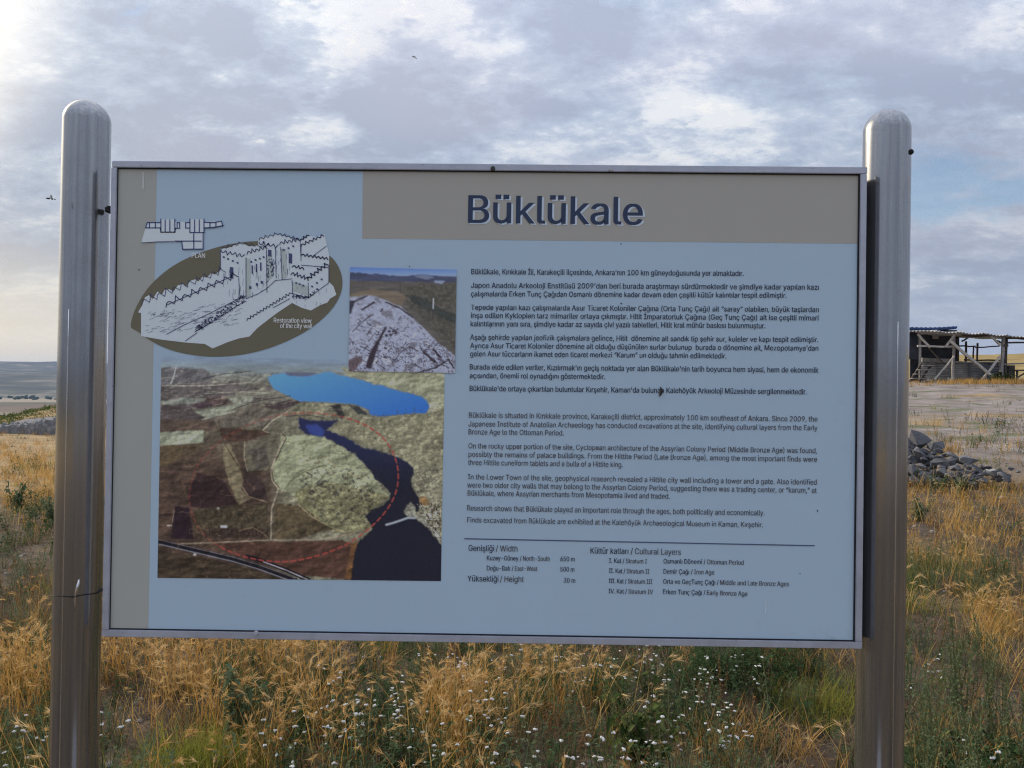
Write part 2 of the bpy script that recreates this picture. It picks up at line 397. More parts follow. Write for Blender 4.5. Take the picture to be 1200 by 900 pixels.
# --- lettering
try:
    FONT = bpy.data.fonts.load(bpy.utils.system_resource('DATAFILES') + '/fonts/Inter.woff2')
except Exception:
    FONT = None
CAPH = None
DARK, BROWN, WHITE = (38, 44, 60), (62, 62, 68), (196, 202, 212)
def cap_height():
    cu = bpy.data.curves.new('probe', 'FONT'); cu.body = 'H'; cu.size = 1.0
    if FONT: cu.font = FONT
    to = bpy.data.objects.new('probe', cu); COL.objects.link(to); bpy.context.view_layer.update()
    h = to.dimensions.y; bpy.data.objects.remove(to); return h
CAPH = cap_height()
def text(name, s, p0, p1, cap, col, layer=4, parent=None, res=3, weight=0.0, dpx=(0, 0), slabs=2.0):
    parent = parent or panel
    cu = bpy.data.curves.new(name, 'FONT'); cu.body = s; cu.size = 1.0; cu.resolution_u = res
    if FONT: cu.font = FONT
    cu.fill_mode = 'FRONT'
    to = bpy.data.objects.new(name, cu); COL.objects.link(to)
    bpy.context.view_layer.update()
    cv = to.to_curve(bpy.context.evaluated_depsgraph_get()); S = []
    for sp in cv.splines:                                       # outlines as straight segments
        if sp.type == 'BEZIER':
            bp = sp.bezier_points; m = len(bp); P_ = []
            for i_ in range(m):
                p_, q_ = bp[i_], bp[(i_+1) % m]; c_ = [np.array(x[:2]) for x in (p_.co, p_.handle_right, q_.handle_left, q_.co)]
                for t_ in np.arange(res)/res: P_.append(c_[0]*(1-t_)**3+3*c_[1]*t_*(1-t_)**2+3*c_[2]*t_*t_*(1-t_)+c_[3]*t_**3)
        else: P_ = [np.array(x.co[:2]) for x in sp.points]
        P_ = np.array(P_); lo_, hi_ = P_.min(0), P_.max(0)
        if lo_[1] > .78*CAPH and hi_[1]-lo_[1] < .26*CAPH and hi_[0]-lo_[0] < .26*CAPH:      # dots over letters are square in this lettering
            P_ = np.array([(lo_[0], lo_[1]), (lo_[0], hi_[1]), (hi_[0], hi_[1]), (hi_[0], lo_[1])])
        S.append(np.concatenate([P_, np.roll(P_, -1, 0)], 1))
    to.to_curve_clear(); bpy.data.objects.remove(to)
    S = np.concatenate(S); S = S[np.abs(S[:, 1]-S[:, 3]) > 1e-7]
    x0, x1 = S[:, 0].min(), S[:, 0].max(); nsl = int(np.clip(cap*(S[:, 1].max()-S[:, 1].min())/CAPH*slabs, 10, 90))
    ys = np.linspace(S[:, 1].min(), S[:, 1].max(), nsl+1); Q_ = []
    for ya, yb in zip(ys, ys[1:]):
        ym = (ya+yb)/2; c_ = S[(np.minimum(S[:, 1], S[:, 3]) <= ym) & (np.maximum(S[:, 1], S[:, 3]) > ym)]
        if not len(c_): continue
        k_ = (c_[:, 2]-c_[:, 0])/(c_[:, 3]-c_[:, 1]); lo_, hi_ = np.minimum(c_[:, 0], c_[:, 2]), np.maximum(c_[:, 0], c_[:, 2]); xm = c_[:, 0]+k_*(ym-c_[:, 1])
        xa = np.clip(c_[:, 0]+k_*(ya-c_[:, 1]), lo_, hi_); xb = np.clip(c_[:, 0]+k_*(yb-c_[:, 1]), lo_, hi_)
        od = np.argsort(xm); wn = 0; st_ = None
        for j_ in od:
            pw = wn; wn += 1 if c_[j_, 3] > c_[j_, 1] else -1
            if pw == 0: st_ = j_
            elif wn == 0: Q_.append(((xa[st_], ya), (xa[j_], ya), (xb[j_], yb), (xb[st_], yb)))
    co = np.array(Q_, float).reshape(-1, 2); n = len(co)
    grow = np.tile([-weight, weight, weight, -weight], n//4)
    u = (co[:, 0]-x0)/(x1-x0); v = co[:, 1]/CAPH*cap
    a = np.array(p0, float)+dpx; b = np.array(p1, float)+dpx; d = b-a; nrm = np.array([0.017, -1.0])
    pix = a+u[:, None]*d+v[:, None]*nrm
    me = npmesh(name, onplane(pix[:, 0]+grow, pix[:, 1], PY-LAY*layer), np.arange(n).reshape(-1, 4)); me.materials.append(print_mat(col))
    o = bpy.data.objects.new(name, me); link(o, kind='stuff' if False else None); return keep2(o, parent)
text('title_shadow', 'Büklükale', (549.0, 261), (752.5, 263.2), 32.4, (150, 163, 182), 3, None, 8, 0.65, (2.2, 1.6))
text('title_lettering', 'Büklükale', (549.0, 261), (752.5, 263.2), 32.4, (33, 44, 68), 5, None, 8, 0.65)
TR = [("Büklükale, Kırıkkale İli, Karakeçili ilçesinde, Ankara'nın 100 km güneydoğusunda yer almaktadır.", 552.3, 321.1, 871.5, 323.2),
 ("Japon Anadolu Arkeoloji Enstitüsü 2009'dan beri burada araştırmayı sürdürmektedir ve şimdiye kadar yapılan kazı", 552, 337.2, 959.5, 339.4),
 ("çalışmalarda Erken Tunç Çağıdan Osmanlı dönemine kadar devam eden çeşitli kültür kalıntılar tespit edilmiştir.", 552, 347.2, 921.8, 349),
 ("Tepede yapılan kazı çalışmalarda Asur Ticaret Koloniler Çağına (Orta Tunç Çağı) ait “saray” olabilen, büyük taşlardan", 552, 362.9, 959.5, 365.6),
 ("inşa edilen Kyklopien tarz mimariler ortaya çıkmıştır. Hitit İmparatorluk Çağına (Geç Tunç Çağı) ait ise çeşitli mimari", 552, 372.4, 959.2, 375.4),
 ("kalıntılarının yanı sıra, şimdiye kadar az sayıda çivi yazılı tabletleri, Hitit kral mühür baskısı bulunmuştur.", 551.5, 382.2, 897, 384.6),
 ("Aşağı şehirde yapılan jeofizik çalışmalara gelince, Hitit  dönemine ait sandık tip şehir sur, kuleler ve kapı tespit edilmiştir.", 551, 398.1, 958.8, 401),
 ("Ayrıca Asur Ticaret Koloniler dönemine ait olduğu düşünülen surlar bulunup  burada o dönemine ait, Mezopotamya'dan", 551, 407.9, 959, 411),
 ("gelen Asur tüccarların ikamet eden ticaret merkezi “Karum” un olduğu tahmin edilmektedir.", 551, 417.4, 851.3, 420),
 ("Burada elde edilen veriler, Kızılırmak'ın geçiş noktada yer alan Büklükale'nin tarih boyunca hem siyasi, hem de ekonomik", 550.5, 432.8, 959, 436.6),
 ("açısından, önemli rol oynadığını göstermektedir.", 550.5, 443, 709, 444.3),
 ("Büklükale'de ortaya çıkartılan buluntular Kırşehir, Kaman'da bulunan Kalehöyük Arkeoloji Müzesinde sergilenmektedir.", 550.3, 458, 945.5, 462)]
EN = [("Büklükale is situated in Kırıkkale province, Karakeçili district, approximately 100 km southeast of Ankara. Since 2009, the", 549.5, 489.3, 958, 494),
 ("Japanese Institute of Anatolian Archaeology has conducted excavations at the site, identifying cultural layers from the Early", 549, 499.6, 958, 504.3),
 ("Bronze Age to the Ottoman Period.", 549, 508.9, 660.6, 510.2),
 ("On the rocky upper portion of the site, Cyclopean architecture of the Assyrian Colony Period (Middle Bronze Age) was found,", 549, 525.2, 957.5, 531),
 ("possibly the remains of palace buildings. From the Hittite Period (Late Bronze Age), among the most important finds were", 549, 535, 957.5, 541),
 ("three Hittite cuneiform tablets and a bulla of a Hittite king.", 548.5, 544.8, 729.8, 547.4),
 ("In the Lower Town of the site, geophysical research revealed a Hittite city wall including a tower and a gate. Also identified", 548.5, 561.7, 957.3, 568),
 ("were two older city walls that may belong to the Assyrian Colony Period, suggesting there was a trading center, or “karum,” at", 548, 571.2, 957, 577.6),
 ("Büklükale, where Assyrian merchants from Mesopotamia lived and traded.", 548, 580.7, 784.8, 584.4),
 ("Research shows that Büklükale played an important role through the ages, both politically and economically.", 547.5, 598.2, 896, 604),
 ("Finds excavated from Büklükale are exhibited at the Kalehöyük Archaeological Museum in Kaman, Kırşehir.", 547.5, 612.2, 894, 618)]
for s, a, b, c, d in TR: text('text_line', s, (a, b), (c, d), 6.0, DARK, weight=.12)
for s, a, b, c, d in EN: text('text_line', s, (a, b), (c, d), 6.0, BROWN, weight=.08)
TAB = [("Genişliği", 549, 645.6, 579, 646, 7.0, 0), ("/ Width", 581, 646, 606.3, 646.4, 7.0, 1),
 ("Kuzey-Güney /", 570.6, 656.5, 611, 657, 5.4, 0), ("North-South", 613, 657, 644.1, 657.4, 5.4, 1), ("650 m", 656.7, 657.6, 673.3, 657.8, 5.4, 0),
 ("Doğu-Batı /", 570.6, 668.4, 601.5, 668.8, 5.4, 0), ("East-West", 603.5, 668.8, 629.7, 669.1, 5.4, 1), ("500 m", 656.7, 669.7, 673, 669.9, 5.4, 0),
 ("Yüksekliği", 548.5, 681.3, 584, 681.8, 7.0, 0), ("/ Height", 586, 681.8, 613.8, 682.2, 7.0, 1), ("30 m", 660.7, 682.7, 674, 682.9, 5.4, 0),
 ("Kültür katları /", 692, 648.6, 741.5, 649.4, 7.0, 0), ("Cultural Layers", 744, 649.4, 798, 650.3, 7.0, 1),
 ("I. Kat /", 713.9, 659.6, 731.5, 659.9, 5.2, 0), ("Stratum I", 733.5, 659.9, 758, 660.3, 5.2, 1),
 ("II. Kat /", 713.7, 671.5, 732.5, 671.8, 5.2, 0), ("Stratum II", 734.5, 671.8, 760.8, 672.2, 5.2, 1),
 ("III. Kat /", 713.5, 683.4, 734, 683.7, 5.2, 0), ("Stratum III", 736, 683.7, 764.3, 684.2, 5.2, 1),
 ("IV. Kat /", 713.3, 695.3, 734.5, 695.6, 5.2, 0), ("Stratum IV", 736.5, 695.6, 765.2, 696.2, 5.2, 1),
 ("Osmanlı Dönemi /", 777.6, 660.3, 826.5, 661.1, 5.4, 0), ("Ottoman Period", 828.5, 661.1, 871.5, 662, 5.4, 1),
 ("Demir Çağı /", 777.6, 672.2, 811.5, 672.8, 5.4, 0), ("Iron Age", 813.5, 672.8, 837, 673.4, 5.4, 1),
 ("Orta ve GeçTunç Çağı /", 777.3, 684, 842, 685.2, 5.4, 0), ("Middle and Late Bronze Ages", 844, 685.2, 924.5, 687, 5.4, 1),
 ("Erken Tunç Çağı /", 777, 696.2, 826.5, 697.1, 5.4, 0), ("Early Bronze Age", 828.5, 697.1, 875.8, 698.4, 5.4, 1)]
for s, a, b, c, d, cap, en in TAB: text('table_text', s, (a, b), (c, d), cap, BROWN if en else DARK, weight=.1)
flat('rule_line', stroke([(544.5, 631.3), (954.5, 639.5)], 1.3), (58, 68, 92), 3, panel)
text('caption_text', 'PLAN', (224.7, 302.0), (240.3, 302.3), 5.6, (205, 205, 205), 9, weight=.12)
text('caption_text', 'Restoration view', (320.8, 377.8), (365, 378.5), 5.4, (205, 205, 205), 9, weight=.12)
text('caption_text', 'of the city wall', (328.3, 384.2), (366, 384.8), 5.4, (205, 205, 205), 9, weight=.12)

# --- restoration drawing (traced in the zoomed-crop units, scale 3.6, origin 120,180)
def Z(pts, s=3.6, ox=120, oy=180): return [(ox+x/s, oy+y/s) for x, y in pts]
OVAL = [(118, 730), (125, 690), (145, 640), (180, 580), (230, 525), (300, 470), (390, 425), (490, 392), (580, 374), (655, 368), (760, 372), (880, 390), (957, 425),
        (995, 470), (1015, 530), (1008, 590), (975, 650), (920, 706), (850, 756), (760, 800), (670, 832), (570, 852), (480, 858), (390, 852), (300, 834), (230, 805), (180, 775), (150, 750), (125, 738)]
def smooth_closed(pts, it=2):
    p = np.array(pts, float)
    for _ in range(it): p = np.stack([p*.75+np.roll(p, -1, 0)*.25, p*.25+np.roll(p, -1, 0)*.75], 1).reshape(-1, 2)
    return p
flat('oval_backdrop', [smooth_closed(Z(OVAL))], (84, 82, 70), 3, panel)
PAPER = [(163, 672), (150, 670), (168, 640), (180, 606), (196, 597), (212, 614), (232, 582), (252, 594), (262, 575), (282, 572), (300, 582), (318, 556), (340, 550), (352, 562), (372, 536),
         (392, 530), (404, 540), (424, 518), (440, 524), (458, 505), (475, 510), (497, 494), (497, 402), (530, 398), (560, 385), (590, 378), (620, 392), (658, 386), (655, 360), (690, 350), (740, 340), (780, 350), (830, 368),
         (868, 346), (900, 352), (938, 340), (957, 430), (955, 540), (975, 560), (987, 596), (960, 612), (950, 628), (918, 640), (880, 662), (840, 650), (800, 630), (740, 670), (700, 700),
         (655, 735), (620, 772), (575, 780), (530, 795), (465, 822), (432, 803), (350, 797), (250, 785), (163, 770)]
flat('drawing_paper', [Z(PAPER)], (160, 170, 202), 4, panel)
flat('drawing_tint', [Z([(603, 440), (625, 445), (625, 600), (603, 608)]), Z([(752, 400), (775, 405), (780, 520), (760, 530)]), Z([(800, 540), (868, 560), (868, 600), (805, 580)]),
                      Z([(690, 430), (715, 425), (720, 520), (695, 540)])], (138, 148, 152), 5, panel)
def wave(a, b, n, amp, wd=.9, s=3.6):
    pts = []; a = np.array(a, float); b = np.array(b, float); d = b-a; nn = np.array([d[1], -d[0]])/np.hypot(*d)
    if nn[1] > 0: nn = -nn
    for i in range(n*4+1):
        u = i/(n*4); pts.append(tuple(a+d*u+nn*amp*(.5-.5*math.cos(2*math.pi*u*n))*(1+.25*math.sin(i*2.3))))
    return stroke(Z(pts), wd)
L = []
L += wave((165, 640), (520, 500), 11, 26, .7); L += wave((268, 648), (575, 520), 9, 24, 1.0)
L += wave((500, 405), (600, 425), 5, -14, .9); L += wave((610, 425), (695, 400), 5, 14, .9); L += wave((500, 405), (590, 382), 4, 12, .6); L += wave((590, 382), (690, 400), 4, 10, .6)
L += wave((660, 372), (742, 384), 4, -14, 1.0); L += wave((748, 384), (832, 368), 5, 14, .9); L += wave((660, 365), (740, 342), 4, 10, .8); L += wave((740, 342), (830, 366), 5, 9, .9)
L += wave((835, 370), (872, 346), 3, 8, 1.3); L += wave((838, 392), (935, 348), 6, 10, 1.1); L += wave((838, 430), (952, 448), 7, 9, 1.2)
L += wave((795, 510), (868, 535), 5, 14, 1.1); L += wave((868, 535), (952, 470), 6, 14, 1.4); L += wave((610, 705), (800, 590), 14, 9, .9)
L += wave((800, 478), (850, 490), 3, 10, 1.2)
for ln in [[(575, 525), (580, 610)], [(606, 440), (606, 612)], [(692, 405), (694, 585)], [(606, 612), (655, 592), (694, 568)], [(730, 400), (733, 525)], [(752, 395), (758, 530)], [(835, 375), (838, 452)],
           [(498, 405), (498, 490)], [(868, 545), (870, 608)], [(800, 535), (803, 590)], [(955, 470), (955, 545)], [(870, 608), (955, 545)], [(803, 590), (870, 610)], [(838, 392), (838, 430)],
           [(268, 640), (540, 520)], [(390, 752), (480, 700), (570, 640), (606, 622)], [(270, 762), (350, 720), (440, 680), (560, 620), (606, 600)], [(350, 790), (400, 755)], [(694, 568), (730, 535), (800, 528)],
           [(890, 430), (945, 390)], [(720, 650), (790, 612)], [(838, 470), (952, 480)]]:
    L += stroke(Z(ln), .75)
rs = random.Random(3)
for k in range(210):                      # stippled footing courses
    u = rs.random(); v = rs.random()
    x = 395+u*210+rs.uniform(-4, 4); y = 752-u*128-v*(24+14*u); L += stroke(Z([(x, y), (x+rs.uniform(-7, 7), y+rs.uniform(-4, 4))]), .8)
for k in range(60):
    u = rs.random(); x = 800+u*110; y = 596+(16-abs(u-.5)*10)*rs.random()+u*4-(u > .6)*(u-.6)*90; L += stroke(Z([(x, y), (x+rs.uniform(-6, 6), y+rs.uniform(-4, 4))]), .9)
for k in range(50):
    x = rs.uniform(692, 728); y = rs.uniform(440, 540); L += stroke(Z([(x, y), (x+rs.uniform(-5, 5), y+rs.uniform(-10, 10))]), .8)
for k in range(150):                      # light hatching on the wall faces
    x = rs.uniform(180, 570); y = 770-(x-163)*.12-rs.random()*(95+.0*(x)); L += stroke(Z([(x, y), (x+rs.uniform(8, 26), y-rs.uniform(2, 9))]), .28)
for k in range(70):
    x = rs.choice([rs.uniform(505, 600), rs.uniform(612, 690), rs.uniform(735, 830), rs.uniform(806, 950)]); y = rs.uniform(470, 590) if x < 700 else rs.uniform(400, 520) if x < 800 else rs.uniform(545, 640); L += stroke(Z([(x, y), (x+rs.uniform(-3, 3), y+rs.uniform(10, 26))]), .28)
for x, y in [(512, 436), (530, 444), (550, 452), (570, 460), (628, 456), (646, 448), (664, 442), (680, 436), (680, 372), (700, 382), (765, 405), (785, 398), (805, 390), (818, 545), (832, 550), (848, 556), (885, 560), (905, 545), (925, 530)]:
    L.append(Z([(x-4, y-4), (x+4, y-2), (x+4, y+5), (x-4, y+3)]))
for x, y, wd, h in [(632, 470, 6, 38), (650, 464, 6, 38), (668, 458, 6, 38), (624, 558, 9, 14), (652, 545, 9, 14), (672, 536, 9, 14), (545, 478, 14, 50), (793, 420, 14, 44), (706, 405, 14, 30)]:
    L.append(Z([(x-wd/2, y), (x+wd/2, y+2), (x+wd/2, y+h), (x-wd/2, y+h-3)]))
flat('drawing_lines', L, (52, 58, 92), 7, panel)
# --- plan drawing (scale 10, origin 150,240)
def Q(pts): return Z(pts, 10, 150, 240)
flat('plan_paper', [Q([(205, 270), (225, 205), (385, 205), (385, 170), (550, 170), (550, 200), (720, 200), (725, 170), (890, 170), (895, 200), (1100, 188), (1120, 242), (895, 270), (885, 520), (630, 525), (630, 430), (155, 440)])], (160, 170, 202), 5, panel)
L = []
for ln in [[(205, 270), (380, 270), (385, 320), (550, 320), (555, 275), (605, 275)], [(225, 208), (380, 208)], [(205, 272), (225, 208)], [(250, 208), (250, 270)], [(320, 208), (320, 270)], [(385, 165), (385, 325)], [(435, 175), (435, 320)],
           [(490, 175), (490, 320)], [(548, 165), (548, 325)], [(575, 208), (605, 208), (605, 275)], [(575, 208), (575, 275)], [(675, 208), (675, 272), (725, 272)], [(675, 208), (725, 208)], [(725, 165), (725, 325), (890, 325)], [(780, 175), (780, 320)],
           [(835, 175), (835, 320)], [(890, 165), (890, 330)], [(890, 270), (1000, 265), (1115, 242)], [(890, 205), (1000, 208), (1095, 190), (1110, 242)], [(960, 205), (960, 268)], [(1030, 200), (1030, 262)], [(770, 325), (770, 425)], [(880, 325), (880, 520)],
           [(550, 425), (860, 425)], [(630, 425), (640, 520), (875, 518)], [(770, 425), (772, 518)], [(385, 320), (550, 320)]]:
    L += stroke(Q(ln), 1.15)
L += stroke(Q([(155, 445), (330, 432), (550, 425)]), .5)
flat('plan_lines', L, (45, 55, 100), 7, panel)

# --- printed photographs: coloured point grids painted from simple shapes
class Canvas:
    def __init__(s, quad, dens):
        s.q = np.array(quad, float)       # TL TR BR BL
        s.w = int(np.hypot(*(s.q[1]-s.q[0]))*dens); s.h = int(np.hypot(*(s.q[3]-s.q[0]))*dens)
        u, v = np.meshgrid(np.linspace(0, 1, s.w), np.linspace(0, 1, s.h)); u = u[..., None]; v = v[..., None]
        P = s.q[0]*(1-u)*(1-v)+s.q[1]*u*(1-v)+s.q[2]*u*v+s.q[3]*(1-u)*v
        s.x, s.y = P[..., 0], P[..., 1]; s.c = np.zeros((s.h, s.w, 3)); s.d = dens
    def nz(s, fx, fy, o=4, seed=0.0, gain=.55): return fbm(s.x*fx+seed, s.y*fy+seed*1.7, o, gain)
    def warp(s, amp, f):
        return s.x+amp*(s.nz(f, f, 3, 3.3)-.5), s.y+amp*(s.nz(f, f, 3, 8.8)-.5)
    def put(s, m, col, noise=0.0, n=None):
        col = np.array(col, float)
        c = col[None, None] if col.ndim == 1 else col
        if n is not None: c = c*(1+noise*(n[..., None]-.5)*2)
        s.c = s.c*(1-m[..., None])+c*m[..., None]
    def poly(s, pts, jit=0.0, f=.2, blur=1):
        x, y = s.warp(jit, f) if jit else (s.x, s.y)
        m = np.zeros(x.shape, bool); p = np.array(pts, float); a = p; b = np.roll(p, -1, 0)
        for (x0, y0), (x1, y1) in zip(a, b):
            if y0 == y1: continue
            c = ((y0 > y) != (y1 > y)) & (x < (x1-x0)*(y-y0)/(y1-y0)+x0); m ^= c
        m = m.astype(float)
        for _ in range(blur):
            m = (np.roll(m, 1, 0)+np.roll(m, -1, 0)+2*m)/4; m = (np.roll(m, 1, 1)+np.roll(m, -1, 1)+2*m)/4
        return m
    def line(s, pts, wd, jit=0.0, f=.2):
        x, y = s.warp(jit, f) if jit else (s.x, s.y); best = np.full(x.shape, 1e9)
        for (x0, y0), (x1, y1) in zip(pts, pts[1:]):
            dx, dy = x1-x0, y1-y0; t = np.clip(((x-x0)*dx+(y-y0)*dy)/(dx*dx+dy*dy+1e-9), 0, 1)
            best = np.minimum(best, np.hypot(x-x0-t*dx, y-y0-t*dy))
        return np.clip((wd/2+.5-best), 0, 1)
    def build(s, name, layer, mat):
        P = onplane(s.x.ravel(), s.y.ravel(), PY-LAY*layer); i = np.arange(s.h-1)[:, None]; j = np.arange(s.w-1)[None]
        F = np.stack([i*s.w+j, (i+1)*s.w+j, (i+1)*s.w+j+1, i*s.w+j+1], -1).reshape(-1, 4)
        me = npmesh(name, P, F); at = me.color_attributes.new('print', 'FLOAT_COLOR', 'POINT')
        c = np.clip(s2l(np.clip(s.c, 0, 255).reshape(-1, 3))/ILL, .003, .92)
        at.data.foreach_set('color', np.concatenate([c, np.ones((len(c), 1))], 1).astype(np.float32).ravel())
        me.materials.append(mat); o = link(bpy.data.objects.new(name, me)); return keep2(o, panel)
def photo_build(t, b):
    at = t.n('ShaderNodeVertexColor', layer_name='print'); t.set(b, 'Base Color', at.outputs[0])
M_photo = pbsdf('printed_photo', photo_build, .4, 0, .35)

A = Canvas([(189, 417), (521.2, 424), (516.7, 681), (184.5, 677.2)], 1.15)
n_f = A.nz(.30, .30, 4, 1.0); n_s = A.nz(.055, .25, 5, 6.0); n_m = A.nz(.06, .06, 5, 2.0); n_x = A.nz(.7, .7, 2, 4.0)
left = 1-sstep(300, 345, A.x)
A.c[:] = (104, 106, 98); A.put(np.ones_like(A.x), (108, 110, 101), .22, n_f)
A.put(left*sstep(470, 560, A.y), (74, 64, 60), .35, n_s)
A.put((1-sstep(455, 500, A.y)), (116, 118, 114), .28, n_s)
A.put((1-sstep(455, 520, A.y))*sstep(.52, .62, n_s)*left, (84, 80, 84), .2, n_f)
A.put((1-sstep(430, 452, A.y)), (128, 140, 146), .24, n_s)
A.put(A.poly([(187, 430), (240, 432), (252, 442), (238, 448), (188, 452)], 4), (98, 100, 108), .1, n_s)
A.put(A.poly([(188, 452), (250, 448), (300, 455), (240, 470), (188, 466)], 6), (92, 90, 94), .25, n_s)
A.put(A.poly([(188, 470), (215, 466), (244, 468), (222, 474), (190, 474)], 2), (122, 130, 130), .1, n_f)
A.put(A.poly([(188, 474), (222, 475), (232, 486), (250, 492), (187, 500)], 3), (80, 76, 80), .3, n_s)
A.put(A.poly([(222, 474.5), (242.2, 469.9), (267, 473.8), (232.9, 479.2)]), (70, 62, 70), .2, n_f)
A.put(A.poly([(240, 466), (262, 464), (272, 472), (250, 476)], 3), (86, 76, 78), .2, n_f)
A.put(A.poly([(227.4, 482.3), (271.8, 474.5), (284, 475), (262, 484), (242, 490)]), (128, 136, 130), .08, n_f)
A.put(A.poly([(268, 467), (276, 465), (287, 474), (278, 476)]), (140, 148, 142)); A.put(A.poly([(282, 464), (297, 464), (296, 470), (285, 473)]), (128, 134, 130))
A.put(A.poly([(250, 490), (300, 474), (345, 470), (318, 500), (258, 500)], 3), (100, 98, 94), .14, n_f)
A.put(A.poly([(310, 474), (342, 468), (356, 472), (330, 480), (312, 478)], 3), (72, 66, 70), .2, n_f)
A.put(A.poly([(187, 492), (250, 492), (258, 504), (187, 508)], 2), (84, 76, 72), .25, n_s)
A.put(A.poly([(187, 506.4), (238.3, 504), (238.8, 518.9), (187, 522.8)]), (134, 143, 134), .07, n_f)
A.put(A.poly([(187, 523), (238, 519.5), (228, 530), (195, 546), (186, 547)]), (86, 78, 66), .15, n_f)
A.put(A.poly([(257.8, 501), (312.2, 504.9), (315.3, 508.8), (287.3, 517.3), (267, 517.3), (258, 510)], 2), (74, 62, 58), .2, n_s)
A.put(A.poly([(262, 520), (270, 520), (282, 550), (287, 575), (296, 582), (280, 592), (268, 565), (262, 540)], 3), (112, 108, 94), .14, n_f)
A.put(A.poly([(287.3, 518.9), (318, 511), (326, 528), (316, 550), (288.9, 552)], 2), (98, 98, 90), .16, n_s)
A.put(A.poly([(290, 528), (312, 522), (316, 545), (300, 550)], 6), (80, 78, 76), .2, n_f)
A.put(A.poly([(330, 509), (380, 512), (415, 532), (432, 550), (443, 566), (455, 580), (440, 596), (400, 600), (370, 590), (345, 580), (328, 575), (318, 560), (320, 545), (328, 530)], 5), (124, 132, 116), .14, n_m)
A.put(A.poly([(346, 575), (380, 562), (430, 575), (456, 582), (436, 598), (436, 618), (405, 626), (372, 615), (350, 598)], 5), (104, 106, 88), .3, n_f)
A.put(A.poly([(322, 590), (350, 592), (390, 620), (350, 632), (320, 631)], 4), (84, 78, 66), .25, n_f)
rk = A.poly([(346, 552), (390, 545), (436, 560), (445, 612), (410, 622), (372, 606)], 6, .2, 3)
A.put(rk*sstep(.54, .74, A.nz(.22, .30, 4, 21.0))*.75, (52, 52, 54)); A.put(rk*sstep(.56, .76, A.nz(.3, .3, 4, 33.0))*.6, (134, 138, 124))
A.put(A.poly([(231.3, 554.3), (260.9, 562), (278, 590), (239, 596.3), (222, 593), (220.4, 576)], 1), (53, 43, 47), .15, n_s)
A.put(A.poly([(287.3, 552.8), (307.5, 562), (313.8, 587), (292, 582.3), (282.6, 573)], 2), (60, 52, 54), .15, n_f)
A.put(A.poly([(205, 593), (222, 595), (226.7, 632), (200, 632)], 1), (46, 38, 46), .1, n_f)
A.put(A.poly([(230, 596), (280, 592), (312, 592), (315, 630), (240, 632), (228, 615)], 3), (70, 66, 58), .35, n_f)
A.put(A.poly([(236, 619), (312, 620), (308, 630), (240, 630)], 1), (62, 54, 52), .3, n_x)
A.put(A.poly([(245, 637), (400, 633), (424, 640), (412, 679), (350, 674), (290, 655)], 2), (76, 60, 56), .14, n_s)
A.put(A.poly([(185, 645), (230, 652), (300, 668), (335, 679), (184, 677)], 2), (62, 56, 50), .4, n_s)
A.put(A.poly([(185, 636), (245, 640), (225, 646), (185, 637)], 0), (72, 64, 60))
# far shore, right bank
A.put(A.poly([(400, 430), (521, 430), (521, 478), (500, 478), (493, 464), (460, 456), (430, 446), (408, 441)], 2), (132, 138, 124), .14, n_s)
A.put(A.poly([(440, 488), (500, 484), (521, 476), (519, 560), (490, 556), (474, 540), (440, 527), (412, 515), (382, 504), (398, 492), (430, 490)], 2), (112, 114, 102), .22, n_f)
A.put(A.poly([(484, 552), (519, 545), (517, 640), (500, 618), (488, 604), (492, 586), (483, 570)], 3), (112, 114, 104), .3, n_x)
A.put(A.poly([(350, 472), (392, 472), (420, 476), (432, 484), (430, 488), (398, 492), (352, 490), (336, 486)], 3), (116, 118, 106), .25, n_f)
A.put(A.poly([(388, 475), (398, 474), (404, 486), (400, 492)], 3), (60, 60, 62)); A.put(A.poly([(408, 474), (420, 476), (432, 486), (420, 486)], 3), (58, 62, 66))
LAKE = [(313.7, 443), (321.5, 438.8), (333, 437.5), (350, 441), (365.5, 440), (385.8, 435), (393.5, 438.8), (409, 442), (427.8, 446.5), (437, 451), (446.4, 451.2), (458.9, 455.9), (474.4, 459.8), (493, 464.4), (499.3, 469), (503.2, 476), (499.3, 483.9),
        (482, 484.6), (446.4, 487.8), (434, 486.2), (432.4, 480), (416.9, 473.8), (388.9, 471.4), (350, 469.9), (338.6, 464.4), (320, 455)]
g = np.clip((A.x-320)/180*.55+(A.y-436)/50*.45, 0, 1)[..., None]
A.put(A.poly(LAKE, 1.5, .5), np.array([92, 148, 206])*(1-g)+np.array([48, 100, 184])*g)
A.put(A.poly([(333, 436), (372, 437), (360, 441), (338, 440)], 1), (92, 98, 122))
RIV = [(350, 488.5), (359, 492.4), (378, 493.2), (396.7, 492.4), (381, 504), (396.7, 509.5), (412.2, 515.8), (423, 524.3), (443.3, 528.2), (462, 534.4), (474.4, 540.6), (485.3, 548.4), (484.5, 554.3), (481.4, 562), (483, 571.4), (491.5, 585.4),
       (490.7, 599.4), (485.3, 604), (488.4, 608.8), (499.3, 618), (508.6, 627.4), (519, 642), (519, 684), (409.2, 684), (413.8, 653.9), (420, 635.2), (437, 619.7), (427.8, 605.7), (437, 596.3), (449.5, 593.2), (457.3, 582.3), (457.3, 576), (443.3, 565.2),
       (430.9, 548), (415.3, 531.3), (392, 518.9), (379.5, 511), (359.3, 509.5), (350, 501.8)]
g = sstep(500, 580, A.y)[..., None]
A.put(A.poly(RIV, 4, .35), np.array([38, 42, 76])*(1-g)+np.array([29, 31, 44])*g)
A.put(A.poly([(357, 498), (372, 497), (381, 505), (378, 512), (364, 509)], 1, .5, 2), (54, 68, 132))
A.put(A.poly([(473, 600), (477, 592), (482, 587), (487, 594), (488, 604), (478, 606)], 2), (122, 126, 122), .25, n_x)
